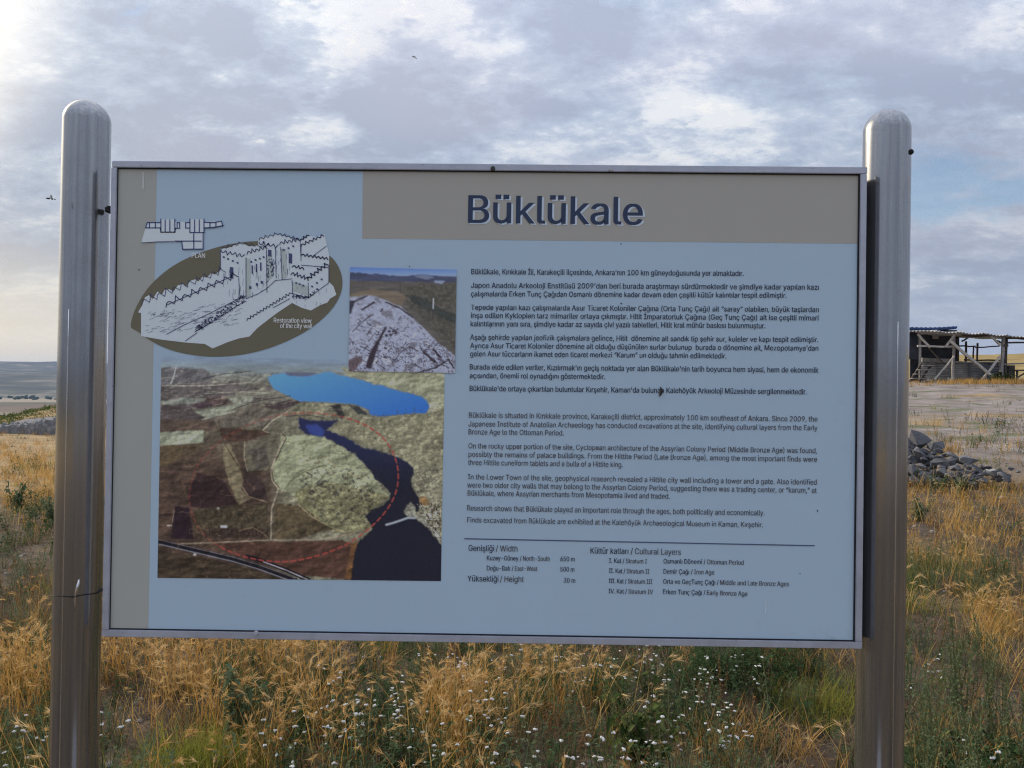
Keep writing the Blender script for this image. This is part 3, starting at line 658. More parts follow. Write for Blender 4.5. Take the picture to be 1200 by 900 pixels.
A.put(A.line([(452.6, 615), (460, 613), (468.2, 610.3), (478, 606.8), (488, 607)], 2.6), (150, 158, 166)); A.put(A.line([(487, 605), (497, 612), (508, 622), (516, 634)], 3.2, 2), (132, 136, 134))
A.put(A.poly([(490, 583), (499, 582), (504, 592), (494, 592)], 2), (110, 92, 70))
sp = A.poly([(488, 590), (517, 590), (517, 636), (497, 612)], 1); A.put(sp*sstep(.6, .68, A.nz(.5, .5, 2, 50.0)), (58, 46, 44)); A.put(sp*sstep(.64, .7, A.nz(.6, .6, 2, 70.0)), (158, 160, 160))
A.put(A.poly([(412, 636), (420, 634), (414, 655), (412, 679), (404, 679)], 2), (98, 76, 58), .2, n_f)
for pts, wd, c in [([(329.3, 508.8), (333.2, 514), (327.7, 525), (322, 538), (318.4, 548.4), (318, 556), (319, 563), (326.2, 573), (321, 588), (318.4, 596.3), (317.8, 615), (317.6, 632)], 1.8, (138, 136, 126)),
                   ([(331.5, 509), (335.4, 514), (330, 525), (324, 539)], .9, (46, 44, 48)), ([(318, 550), (320.5, 563), (327, 571)], .7, (66, 62, 58)),
                   ([(186, 638), (248.4, 636), (316.9, 632.9), (350, 632.9), (388.9, 630.5), (412, 625), (424.7, 621)], 1.7, (128, 122, 112)),
                   ([(308, 504), (318, 494), (332, 485), (345, 477)], 1.5, (140, 140, 130)), ([(306.5, 503), (317, 492)], .8, (50, 48, 50)), ([(308, 504), (314, 507), (330, 508)], 1, (120, 118, 108)),
                   ([(272, 480), (290, 474), (312, 468), (340, 464)], .9, (60, 60, 62)), ([(236, 492), (250, 488), (275, 482)], 1.4, (136, 142, 136)), ([(224, 448), (236, 444), (262, 438), (288, 436)], 1.0, (70, 74, 80)),
                   ([(190, 452), (240, 452), (300, 448)], 1.2, (138, 142, 140)), ([(200, 450), (204, 440), (207, 427)], 1.3, (160, 168, 172)), ([(240, 461), (285, 459), (316, 461)], 1.0, (142, 144, 138)),
                   ([(256, 492), (259, 508), (264, 522), (283, 552)], .9, (72, 66, 58)), ([(287, 518), (286, 535), (290, 552)], 1.6, (124, 122, 112)), ([(282, 568), (292, 582), (312, 588)], 1.2, (122, 112, 98)),
                   ([(280, 622), (296, 618), (310, 626), (316, 632)], 1.4, (104, 94, 84)), ([(350, 592), (366, 606), (388, 618), (405, 624)], 1.2, (130, 124, 108)), ([(330, 580), (340, 564), (358, 552), (380, 545)], .9, (84, 82, 72)),
                   ([(380, 537), (395, 548), (412, 556), (432, 562)], 1.2, (140, 138, 118)), ([(335, 488), (360, 486), (380, 490)], .8, (66, 62, 66))]:
    A.put(A.line(pts, wd, 1.0, .3), c)
HW = [(185.4, 634.8), (226.7, 644.5), (273.3, 655.4), (304.4, 664.8), (346, 680)]
A.put(A.line(HW, 6.5), (34, 34, 42)); A.put(A.line([(x, y+2.6) for x, y in HW], 1.1), (132, 134, 148)); A.put(A.line([(x, y-2.6) for x, y in HW], .9), (112, 110, 120))
A.put(A.line([(290, 652), (309, 658), (335, 668), (362, 680)], 5), (36, 34, 42)); A.put(A.line([(309, 658.5), (335, 668), (360, 679)], 1.3), (158, 158, 172))
A.put(A.poly([(258, 616.2), (266, 615.6), (266, 618.2), (258, 618.4)]), (196, 204, 214)); A.put(A.poly([(226, 649), (230, 648.6), (230, 651), (226, 651)]), (190, 194, 204)); A.put(A.poly([(254, 595), (257, 595), (257, 597), (254, 597)]), (180, 184, 190))
A.put(A.line([(202, 612), (204, 598)], .8), (120, 110, 106)); A.put(A.line([(196, 616), (201, 615.6)], 1.2), (176, 178, 184))
A.put((1-sstep(418, 431, A.y-(A.x-189)*.02))*.8, (124, 142, 166), .06, n_s)
A.c = np.clip(A.c+(A.nz(.9, .9, 2, 90.)-.5)[..., None]*10, 0, 255)
def relief(C, f, seed, q=1.5):
    return fbm((C.x+1.8)*f+seed, (C.y+1.4)*f*q+seed, 4)-fbm(C.x*f+seed, C.y*f*q+seed, 4)
land = (A.c[..., 2] < A.c[..., 0]+14)
hill = A.poly([(330, 508), (385, 512), (432, 548), (458, 580), (436, 600), (440, 616), (400, 624), (350, 600), (322, 575), (316, 545)], 8, .1, 6); bank = A.poly([(384, 502), (440, 486), (521, 470), (519, 640), (480, 560), (430, 520)], 4, .1, 4)
gl = np.abs(A.nz(.055, .075, 4, 61.)-.5); A.put(hill*(1-sstep(0, .022, gl))*.55, (84, 80, 66)); gl = np.abs(A.nz(.10, .13, 4, 71.)-.5); A.put((hill*sstep(375, 410, A.x)+bank*.8)*(1-sstep(0, .035, gl))*.6, (70, 68, 60))
gl = np.abs(A.nz(.03, .11, 4, 81.)-.5); A.put((1-sstep(470, 500, A.y))*land*(1-sstep(0, .03, gl))*.5, (150, 152, 146)); gl = np.abs(A.nz(.035, .06, 4, 91.)-.5); A.put(sstep(500, 540, A.y)*(1-sstep(290, 320, A.x))*(1-sstep(0, .018, gl))*.5, (112, 98, 84))
sh_ = np.clip(1+1.3*relief(A, .022, 3.)+1.5*relief(A, .06, 9.)+.30*relief(A, .22, 15.), .55, 1.5)
warm = np.array([1.04, 1.0, .94])*(1.0+.12*(hill+bank)[..., None])
A.c = np.where(land[..., None], np.clip((A.c-88)*1.14+87, 8, 255)*sh_[..., None]*warm, A.c)
RED = [(333.5, 485.4), (355, 483.6), (379.8, 484.3), (404.7, 489), (429.6, 497.9), (451, 513.9), (461.6, 531.7), (467, 549.5), (466.3, 570.8), (458, 592), (440.3, 613.5), (415.4, 633), (390.5, 645.6), (362, 654.4), (333.5, 659), (305, 657), (273, 649), (244.6, 633),
       (228.5, 613.5), (221.4, 588.6), (223.2, 567.3), (230.3, 545.9), (248, 524.6), (269.5, 508.5), (298, 494.3), (319.3, 488.3)]
p = smooth_closed(RED, 2); p = np.concatenate([p, p[:1]]); sl = np.concatenate([[0], np.cumsum(np.hypot(*np.diff(p, axis=0).T))]); tot = sl[-1]; nd = int(tot/9.4)
for k in range(nd):
    ss = np.linspace(k*tot/nd, k*tot/nd+5.4, 4); pts = list(zip(np.interp(ss, sl, p[:, 0]), np.interp(ss, sl, p[:, 1])))
    cxm = pts[0]; fade = .9 if cxm[0] > 400 or (cxm[1] > 640 and cxm[0] > 260) else (.6 if cxm[0] > 330 else .38)
    A.put(A.line(pts, 1.8)*fade, (160, 68, 62))
A.build('aerial_photograph', 2, M_photo)

B = Canvas([(410.2, 313), (535.2, 316), (533.2, 437.2), (408.3, 435)], 1.25)
n_f = B.nz(.35, .35, 4, 1.0); n_s = B.nz(.05, .35, 5, 6.0); n_x = B.nz(.8, .8, 3, 4.0)
B.c[:] = (84, 80, 80); B.put(np.ones_like(B.x), (88, 84, 82), .22, n_s)
B.put(B.poly([(409, 345), (440, 338), (480, 345), (470, 360), (440, 352), (409, 352)], 3), (108, 98, 86), .15, n_s)
B.put(B.poly([(470, 335), (534, 332), (534, 410), (505, 385), (480, 360)], 6), (80, 78, 72), .3, n_f)
B.put(B.poly([(478, 345), (500, 350), (520, 365), (534, 368), (534, 380), (510, 368), (485, 356)], 4), (60, 64, 62), .2, n_f)
g = np.clip((B.y-313)/11, 0, 1)[..., None]
B.put(1-sstep(322, 326, B.y), np.array([84, 116, 186])*(1-g)+np.array([132, 154, 196])*g)
B.put(B.poly([(409, 319), (440, 321), (470, 324), (495, 322), (534, 325), (534, 331), (409, 329)], 2), (66, 72, 96), .2, n_s)
B.put(B.poly([(485, 324), (496, 321), (510, 325), (500, 328)], 1), (104, 114, 140)); B.put(B.poly([(508, 329), (522, 329), (518, 333), (510, 332)], 1), (130, 142, 170))
EX = [(409, 348), (418, 347), (433.4, 346), (451, 350.6), (469, 359.5), (483, 371), (501, 389), (515, 403), (530, 414), (535, 421), (535, 440), (405, 440)]
ex = B.poly(EX, 3); B.put(ex, (150, 156, 178), .12, n_f)
B.put(ex*sstep(.56, .72, B.nz(.12, .16, 4, 12., .6))*.7, (98, 96, 106), .2, n_x)
rid = np.abs(B.nz(.14, .20, 3, 44.)-.5)
B.put(ex*(1-sstep(.0, .035, rid))*sstep(370, 395, B.y), (66, 60, 74)); rid = np.abs(B.nz(.22, .26, 3, 77.)-.5); B.put(ex*(1-sstep(.0, .03, rid))*sstep(395, 410, B.y)*sstep(425, 440, B.x), (58, 52, 66))
rb = random.Random(12)
for k in range(46):
    x_ = rb.uniform(418, 528); y_ = rb.uniform(362, 433); L_ = rb.uniform(4, 13)*(y_-340)/70; dx_, dy_ = ((.62, -.78) if rb.random() < .5 else (.86, .42))
    B.put(ex*B.line([(x_, y_), (x_+dx_*L_, y_+dy_*L_)], rb.uniform(.8, 1.8), 2.0, .3)*.85, (66, 62, 74) if rb.random() < .65 else (186, 190, 206))
B.put(B.poly([(428, 431), (434, 412), (444, 396), (452, 382), (453.5, 384), (445, 400), (440, 416), (434.5, 432)], 1), (52, 44, 54))
for l, wd in [([(413, 389), (425, 377), (437, 368)], 1.0), ([(424, 363), (432, 358), (439, 354)], 2.0), ([(409, 357), (420, 351), (430, 347)], 1.6), ([(452, 354), (470, 362), (484, 372)], 1.6), ([(489, 437), (510, 431), (526, 421)], 1.8), ([(497, 413), (510, 424)], 3.0), ([(508, 410), (516, 419)], 2.4), ([(525, 421), (532, 431)], 2.0)]:
    B.put(B.line(l, wd, 1.5, .3), (58, 52, 62))
for x, y in [(453, 393), (458, 392), (464, 390), (456, 388), (461, 388)]: B.put(B.poly([(x-1.6, y-1.2), (x+1.6, y-1.2), (x+1.6, y+1.2), (x-1.6, y+1.2)]), (44, 40, 50))
B.put(B.poly([(409, 352), (416, 352), (414, 360), (411, 368), (409, 368)], 1), (54, 54, 66)); B.put(B.poly([(409, 422), (424, 417), (424, 424), (414, 436), (408, 436)], 3), (92, 80, 86), .3, n_x)
B.put(B.line([(508, 350), (507.6, 362)], 1.3), (196, 206, 220)); B.put(B.line([(507.5, 362), (507, 374)], .8), (60, 56, 58)); B.put(B.line([(469, 332), (469, 343)], .7), (60, 56, 60))
B.c = np.clip(B.c+(B.nz(.9, .9, 2, 90.)-.5)[..., None]*10, 0, 255)
B.build('excavation_photograph', 6, M_photo)

# --- small marks and streaks on the panel
flat('streak_mark', [[(167.2, 202), (168, 202), (168.3, 221), (167.2, 221)]], (172, 182, 196), 8, panel)
flat('streak_mark', [[(897.2, 704), (897.8, 704), (897.6, 719), (897.0, 719)]], (172, 182, 196), 8, panel)
for sp_ in [[(x-r_, y-r_), (x+r_, y-r_*.6), (x+r_*.8, y+r_), (x-r_*.7, y+r_*.8)] for x, y, r_ in [(728, 355.6, 1.0), (575, 380, .9), (574.5, 384, .6), (958, 599, .8), (937.5, 672, .7), (727.8, 285.8, .8), (480, 312, .7), (958, 598, .5), (163, 316, .9)]]:
    flat('spot_mark', [sp_], (48, 52, 62), 8, panel)

# --- frame
def frame_build(t, b):
    p = t.n('ShaderNodeTexCoord').outputs['Object']; n = t.noise(p, 18.0, 6, .65); n2 = t.noise(p, 130.0, 3, .6)
    c = t.ramp(n, [(.3, (.42, .44, .50)), (.6, (.52, .54, .61)), (.8, (.46, .47, .53))])
    c = t.mix(t.math('MULTIPLY', t.maprange(n2, .62, .72), .5), c, (.16, .15, .15)); t.set(b, 'Base Color', c); t.set(b, 'Roughness', t.maprange(n, .3, .7, .38, .55))
M_frame = pbsdf('frame_aluminium', frame_build, .45, .35, .5)
M_gap = flat_mat('dark_gap', (.018, .018, .022), .8)
FD = 0.030
def frame_bar(px4, name='frame_bar'):
    f = onplane(np.array([p[0] for p in px4]), np.array([p[1] for p in px4]), 0.0); bk = f.copy(); bk[:, 1] = FD
    bm = bmesh.new(); vs = [bm.verts.new(v) for v in list(f)+list(bk)]
    for q in [(3, 2, 1, 0), (4, 5, 6, 7), (0, 1, 5, 4), (1, 2, 6, 5), (2, 3, 7, 6), (3, 0, 4, 7)]: bm.faces.new([vs[k] for k in q])
    bmesh.ops.recalc_face_normals(bm, faces=bm.faces)
    bmesh.ops.bevel(bm, geom=list(bm.edges), offset=.0012, segments=2, affect='EDGES')
    return keep(bmobj(name, bm, M_frame), sign)
frame_bar([(131.0, 188.4), (1016.8, 195.8), (1016.6, 203.6), (131.0, 195.8)])
frame_bar([(118.8, 738.0), (1011.0, 752.6), (1010.2, 760.6), (118.6, 746.2)])
frame_bar([(130.2, 196.0), (136.8, 196.1), (127.2, 738.0), (119.2, 737.9)])
frame_bar([(1008.6, 203.7), (1016.2, 203.8), (1010.4, 752.4), (1002.4, 752.3)])
for a, b_, wd in [((137, 196.6), (1008.6, 204.4), 1.3), ((127.4, 737.2), (1002.6, 751.4), 1.5), ((1007.6, 204), (1001.4, 752), 2.0), ((137.5, 196), (127.9, 738), 1.0)]:
    q4 = np.array(stroke([a, b_], wd)[0]); f = onplane(q4[:, 0], q4[:, 1], PY-.004); bk = f.copy(); bk[:, 1] = PY+.002
    bm = bmesh.new(); vs = [bm.verts.new(v) for v in list(f)+list(bk)]
    for q in [(3, 2, 1, 0), (0, 1, 5, 4), (1, 2, 6, 5), (2, 3, 7, 6), (3, 0, 4, 7)]: bm.faces.new([vs[k] for k in q])
    keep(bmobj('inner_edge_strip', bm, M_gap), sign)  # thin dark strip along the frame's inner edge
M_screwd = flat_mat('screw_dark', (.06, .055, .05), .5); M_screwl = flat_mat('screw_zinc', (.5, .5, .54), .35, .1, 200, .6)
for x, y, m in [(577.5, 197.4, M_screwd), (716, 198.4, M_screwl), (300, 741.6, M_screwl)]:
    c = onplane(x, y, 0.0); bm = bmesh.new()
    bmesh.ops.create_cone(bm, cap_ends=True, segments=14, radius1=.0052, radius2=.0040, depth=.004, matrix=Matrix.Translation(Vector(c)+Vector((0, -.0018, 0))) @ Matrix.Rotation(R(90), 4, 'X'))
    s_ = keep(bmobj('screw', bm, m, smooth=False), sign)
# panel backing tray
c4 = onplane(np.array([134., 1013, 1006.8, 124]), np.array([192., 199.5, 757, 742]), FD); f = c4.copy(); f[:, 1] = .0262; bk = c4.copy(); bk[:, 1] = .0295
keep(meshobj('backing_sheet', list(f)+list(bk), [(3, 2, 1, 0), (4, 5, 6, 7), (0, 1, 5, 4), (1, 2, 6, 5), (2, 3, 7, 6), (3, 0, 4, 7)], flat_mat('backing_metal', (.35, .36, .38), .5)), sign)

# --- posts
def post_build(t, b):
    p = t.n('ShaderNodeTexCoord').outputs['Object']
    mp = t.n('ShaderNodeMapping', {0: p}); mp.inputs['Scale'].default_value = (95, 95, 1.1)
    st = t.noise(mp.outputs[0], 1.0, 6, .6); n = t.noise(p, 9.0, 6, .65); fn = t.noise(p, 160.0, 4, .6)
    c = t.ramp(st, [(.34, (.29, .295, .305)), (.48, (.33, .335, .345)), (.58, (.36, .365, .375)), (.70, (.305, .305, .31))])
    c = t.mix(t.math('MULTIPLY', t.maprange(n, .48, .72), .30), c, (.24, .225, .205))
    c = t.mix(t.math('MULTIPLY', t.maprange(fn, .55, .70), .12), c, (.22, .215, .21)); t.set(b, 'Base Color', c)
    t.set(b, 'Roughness', t.math('ADD', t.maprange(n, .3, .75, .13, .22), t.math('MULTIPLY', t.math('SUBTRACT', fn, .5), .05)))
    bump(t, b, t.math('ADD', st, t.math('MULTIPLY', fn, .1)), .010, .002)
M_post = pbsdf('post_steel', post_build, .3, .90, .5)
M_bright = pbsdf('bright_steel', lambda t, b: t.set(b, 'Base Color', t.mix(t.noise(t.n('ShaderNodeNewGeometry').outputs['Position'], 90, 4), (.55, .54, .54), (.8, .79, .78))), .22, 1.0, .5)
PYC = 0.068
def make_post(top, bot, rad, capy):
    """top/bot: pixel centre of the shaft; the pipe runs down into the ground"""
    a = onplane(top[0], top[1], PYC); c = onplane(bot[0], bot[1], PYC); d = (c-a)/np.linalg.norm(c-a)
    k = (a[2]+0.25)/-d[2]; base = a+d*k; tip = onplane(top[0], capy, PYC)
    shoulder = tip+d*rad
    o = bpy.data.objects.new('post', None)
    bm = bmesh.new(); n = 64; ax = Vector(-d); s = Vector((1, 0, 0)); s = (s-ax*s.dot(ax)).normalized(); tt = ax.cross(s)
    prof = [(float(np.dot(base-shoulder, -d)), rad)]; zz = np.linspace(prof[0][0], 0, 14)
    prof = [(z, rad) for z in zz]+[(rad*math.sin(t_)*.98, rad*math.cos(t_)) for t_ in np.linspace(0, math.pi/2, 14)[1:-1]]
    rings = []
    for z, r_ in prof: rings.append([bm.verts.new(Vector(shoulder)+ax*z+(s*math.cos(2*math.pi*j/n)+tt*math.sin(2*math.pi*j/n))*r_) for j in range(n)])
    for p_, q_ in zip(rings, rings[1:]):
        for j in range(n): bm.faces.new((p_[j], p_[(j+1) % n], q_[(j+1) % n], q_[j]))
    tv = bm.verts.new(Vector(shoulder)+ax*rad*.98)
    for j in range(n): bm.faces.new((rings[-1][j], rings[-1][(j+1) % n], tv))
    bm.faces.new(rings[0][::-1])
    o = keep(bmobj('post', bm, M_post, smooth=True), sign)
    # thin raised bead down the front, brighter than the post
    ang = R(-96) if top[0] < 600 else R(-82)
    bm = bmesh.new(); pts = []
    for z in np.linspace(-0.42, float(np.dot(base-shoulder, -d))+.3, 30):
        pts.append(Vector(shoulder)+ax*z+(s*math.cos(ang)+tt*math.sin(ang))*(rad-.0004))
    flipped = (s*math.cos(ang)+tt*math.sin(ang)).y > 0
    if flipped: pts = [Vector(shoulder)+ax*z+(s*math.cos(-ang)+tt*math.sin(-ang))*(rad-.0004) for z in np.linspace(-0.42, float(np.dot(base-shoulder, -d))+.3, 30)]
    tube_bm(bm, pts, .0013, 6); bd_ = bmobj('front_bead', bm, M_bright, smooth=True); keep2(bd_, o)
    return o, shoulder, ax, s, tt, rad
pl_, shL, axL, sL, tL, rL = make_post((102.6, 160), (87.9, 890), .0487, 117.8)
pr_, shR, axR, sR, tR, rR = make_post((1039.7, 160), (1030.6, 890), .0490, 128.5)
pl_['label'] = 'left post with a dark crack ringing it low down'
# crack ring in the left post
def on_post(px, py, sh, ax, rad, out=0.0008):
    d = ray(px, py); d = d/np.linalg.norm(d); axv = np.array(ax); o_ = CAM-np.array(sh)
    dp = d-axv*np.dot(d, axv); op = o_-axv*np.dot(o_, axv); a = dp@dp; b_ = 2*dp@op; c = op@op-(rad+out)**2; D = b_*b_-4*a*c
    if D < 0: D = 0
    return CAM+d*((-b_-math.sqrt(D))/(2*a))
cr = [(58.5, 698.5), (66, 698.6), (76, 699.0), (84, 699.6), (88, 699.2), (94, 697.8), (101, 696.6), (108, 696.0), (114, 694.6), (118.5, 691)]
bm = bmesh.new(); tube_bm(bm, [on_post(x, y, shL, axL, rL) for x, y in cr], [.0007, .0009, .0010, .0014, .0016, .0012, .0010, .0012, .0022, .0048], 6)
keep2(bmobj('crack', bm, M_gap, smooth=True), pl_)
bm = bmesh.new(); tube_bm(bm, [on_post(x, y, shL, axL, rL, -.0006) for x, y in [(92.6, 679), (91, 688), (88.5, 697), (88, 706), (87.6, 716)]], [.0016, .0040, .0030, .0028, .0010], 6)
keep2(bmobj('scratch', bm, M_bright, smooth=True), pl_)
bm = bmesh.new(); c = on_post(1067.5, 178, shR, axR, rR); bmesh.ops.create_uvsphere(bm, u_segments=10, v_segments=8, radius=.006, matrix=Matrix.Translation(Vector(c)))
keep2(bmobj('bolt', bm, M_gap, smooth=True), pr_)
# brackets behind the frame tie it to the posts
for px_b, py_b in [(127.5, 246)]:
    c = onplane(px_b, py_b, .045); bm = bmesh.new()
    box_bm(bm, (c[0]+.002, .031, c[2]-.006), (c[0]+.07, .036, c[2]+.006), .001); box_bm(bm, (c[0]-.006, .040, c[2]-.005), (c[0]+.012, .066, c[2]+.005))
    keep(bmobj('bracket', bm, M_gap), sign)
# channel added behind the frame edge to keep sun off the right post
a = onplane(1016.3, 206, .031); b_ = onplane(1010.3, 751, .031); bm = bmesh.new()
vs = [bm.verts.new(v) for v in [(a[0]-.03, .031, a[2]), (a[0]-.0015, .031, a[2]), (b_[0]-.0015, .031, b_[2]), (b_[0]-.03, .031, b_[2]), (a[0]-.03, .10, a[2]), (a[0]-.0015, .10, a[2]), (b_[0]-.0015, .10, b_[2]), (b_[0]-.03, .10, b_[2])]]
for q in [(3, 2, 1, 0), (4, 5, 6, 7), (0, 1, 5, 4), (1, 2, 6, 5), (2, 3, 7, 6), (3, 0, 4, 7)]: bm.faces.new([vs[k] for k in q])
keep(bmobj('sun_block_channel', bm, flat_mat('sun_block_grey', (.17, .17, .18), .6)), sign)
#@@VEG@@
HAZE = 0.00008
# ================================================================== plants
def leaf_mat(name, stops, trans=0.3, rough=.7, attr='rnd'):
    """matt leaf: per-tuft random colour, part of the light passes through"""
    m = bpy.data.materials.new(name); m.use_nodes = True; t = NT(m.node_tree)
    at = t.n('ShaderNodeAttribute', attribute_name=attr, attribute_type='GEOMETRY').outputs['Fac']
    pos = t.n('ShaderNodeNewGeometry').outputs['Position']
    f = t.math('ADD', t.math('MULTIPLY', at, .8), t.math('MULTIPLY', t.noise(pos, 9.0, 2), .25))
    c = t.ramp(f, stops)
    d = t.n('ShaderNodeBsdfDiffuse', {0: c}); tr = t.n('ShaderNodeBsdfTranslucent', {0: c})
    mx = t.n('ShaderNodeMixShader', {0: trans}); t.t.links.new(d.outputs[0], mx.inputs[1]); t.t.links.new(tr.outputs[0], mx.inputs[2])
    t.n('ShaderNodeOutputMaterial', {0: mx.outputs[0]}); return m
M_straw = leaf_mat('straw_stems', [(.05, (.19, .105, .036)), (.3, (.40, .225, .066)), (.6, (.54, .33, .10)), (.9, (.64, .46, .20))], .35)
M_head = leaf_mat('straw_heads', [(.05, (.36, .21, .075)), (.4, (.58, .37, .14)), (.8, (.72, .55, .30))], .4)
M_dead = leaf_mat('dead_grass', [(.05, (.095, .065, .042)), (.4, (.185, .130, .078)), (.7, (.29, .215, .125)), (.95, (.40, .31, .19))], .25)
M_green = leaf_mat('green_blades', [(.05, (.030, .050, .018)), (.4, (.060, .090, .028)), (.75, (.105, .135, .042)), (1., (.17, .19, .07))], .35)
M_lime = leaf_mat('lime_blades', [(.05, (.13, .15, .025)), (.5, (.25, .26, .05)), (1., (.42, .38, .10))], .4)
M_herb = leaf_mat('herb_leaves', [(.05, (.022, .042, .018)), (.4, (.045, .075, .030)), (.75, (.075, .115, .050)), (1., (.12, .155, .08))], .3)
M_grey = leaf_mat('grey_leaves', [(.05, (.055, .085, .042)), (.5, (.115, .155, .08)), (1., (.21, .245, .14))], .35)
M_white = leaf_mat('white_heads', [(.05, (.55, .55, .53)), (.5, (.72, .72, .70)), (1., (.82, .82, .80))], .3)
M_rust = leaf_mat('rusty_dry_weed', [(.05, (.10, .052, .026)), (.45, (.21, .115, .055)), (.8, (.32, .195, .095)), (1., (.42, .29, .16))], .25)
M_trunk = leaf_mat('weed_stems', [(.05, (.075, .085, .035)), (.5, (.14, .15, .065)), (1., (.24, .21, .10))], .15)

class TM:
    """triangle soup with a per-vertex 'rnd' value and material slots"""
    def __init__(s): s.v = []; s.f = []; s.r = []; s.m = []; s.n = 0
    def add(s, v, f, r, m=0):
        v = np.asarray(v, float); f = np.asarray(f, int); s.v.append(v); s.f.append(f+s.n); s.n += len(v)
        s.r.append(np.full(len(v), r)); s.m.append(np.full(len(f), m))
    def arr(s): return np.concatenate(s.v), np.concatenate(s.f), np.concatenate(s.r), np.concatenate(s.m)
    def blade(s, base, az, L, lean, curl, wd, r, m=0, seg=3, tip=0.0, face=None):
        """bent strip; lean = start angle from vertical, curl = extra bend to the tip"""
        pts = [np.array(base, float)]; h = np.array([math.cos(az), math.sin(az), 0])
        for k in range(seg):
            a = lean+curl*(k+.5)/seg; pts.append(pts[-1]+(h*math.sin(a)+np.array([0, 0, 1])*math.cos(a))*L/seg)
        side = np.array([-math.sin(az), math.cos(az), 0]) if face is None else np.array([math.cos(face), math.sin(face), 0])
        V = []; F = []
        for k, p in enumerate(pts[:-1]):
            w_ = wd*(1-(k/seg)*(1-max(tip, .35)))/2; V += [p-side*w_, p+side*w_]
        if tip > 0:
            V += [pts[-1]-side*wd*tip/2, pts[-1]+side*wd*tip/2]
            F = [q for k in range(seg) for q in ((2*k, 2*k+1, 2*k+3), (2*k, 2*k+3, 2*k+2))]
        else:
            V.append(pts[-1]); F = [q for k in range(seg-1) for q in ((2*k, 2*k+1, 2*k+3), (2*k, 2*k+3, 2*k+2))]+[(2*seg-2, 2*seg-1, 2*seg)]
        s.add(V, F, r, m); return pts[-1], pts[-1]-pts[-2]
    def leaf(s, base, dirv, L, wd, r, m=0, droop=.3):
        d = np.array(dirv, float); d /= np.linalg.norm(d); sd_ = np.cross(d, (0, 0, 1)); k = np.linalg.norm(sd_); sd_ = sd_/k if k > 1e-3 else np.array([1., 0, 0])
        up = np.cross(sd_, d); b = np.array(base, float); pm = b+d*L*.45+up*L*.06; pt = b+d*L*.95-np.array([0, 0, 1])*L*droop
        V = [b, b+d*L*.25+sd_*wd*.38, pm, b+d*L*.25-sd_*wd*.38, pm+sd_*wd*.5+up*wd*.12, pm-sd_*wd*.5+up*wd*.12, b+d*L*.75-np.array([0, 0, 1])*L*droop*.5+sd_*wd*.33, b+d*L*.75-np.array([0, 0, 1])*L*droop*.5-sd_*wd*.33, pt]
        F = [(0, 1, 2), (0, 2, 3), (1, 4, 2), (3, 2, 5), (4, 6, 2), (5, 2, 7), (6, 8, 2), (7, 2, 8)]
        s.add(V, F, r, m)
    def leaf4(s, base, dirv, L, wd, r, m=0, droop=.3):
        d = np.array(dirv, float); d /= np.linalg.norm(d); sd_ = np.cross(d, (0, 0, 1)); k = np.linalg.norm(sd_); sd_ = sd_/k if k > 1e-3 else np.array([1., 0, 0])
        b = np.array(base, float); pm = b+d*L*.5; pt = b+d*L*.95-np.array([0, 0, 1])*L*droop
        s.add([b, pm+sd_*wd*.5+np.array([0, 0, wd*.12]), pm, pm-sd_*wd*.5+np.array([0, 0, wd*.12]), pt], [(0, 1, 2), (0, 2, 3), (1, 4, 2), (3, 2, 4)], r, m)
    def puff(s, c, rad, r, m, rr, sq=.75):
        t = (1+5**.5)/2
        V = np.array([(-1, t, 0), (1, t, 0), (-1, -t, 0), (1, -t, 0), (0, -1, t), (0, 1, t), (0, -1, -t), (0, 1, -t), (t, 0, -1), (t, 0, 1), (-t, 0, -1), (-t, 0, 1)])/1.9
        F = [(0, 11, 5), (0, 5, 1), (0, 1, 7), (0, 7, 10), (0, 10, 11), (1, 5, 9), (5, 11, 4), (11, 10, 2), (10, 7, 6), (7, 1, 8), (3, 9, 4), (3, 4, 2), (3, 2, 6), (3, 6, 8), (3, 8, 9), (4, 9, 5), (2, 4, 11), (6, 2, 10), (8, 6, 7), (9, 8, 1)]
        j = 1+np.array([[rr.uniform(-.28, .28)] for _ in range(12)]); s.add(np.array(c)+V*j*rad*np.array([1, 1, sq]), F, r, m)

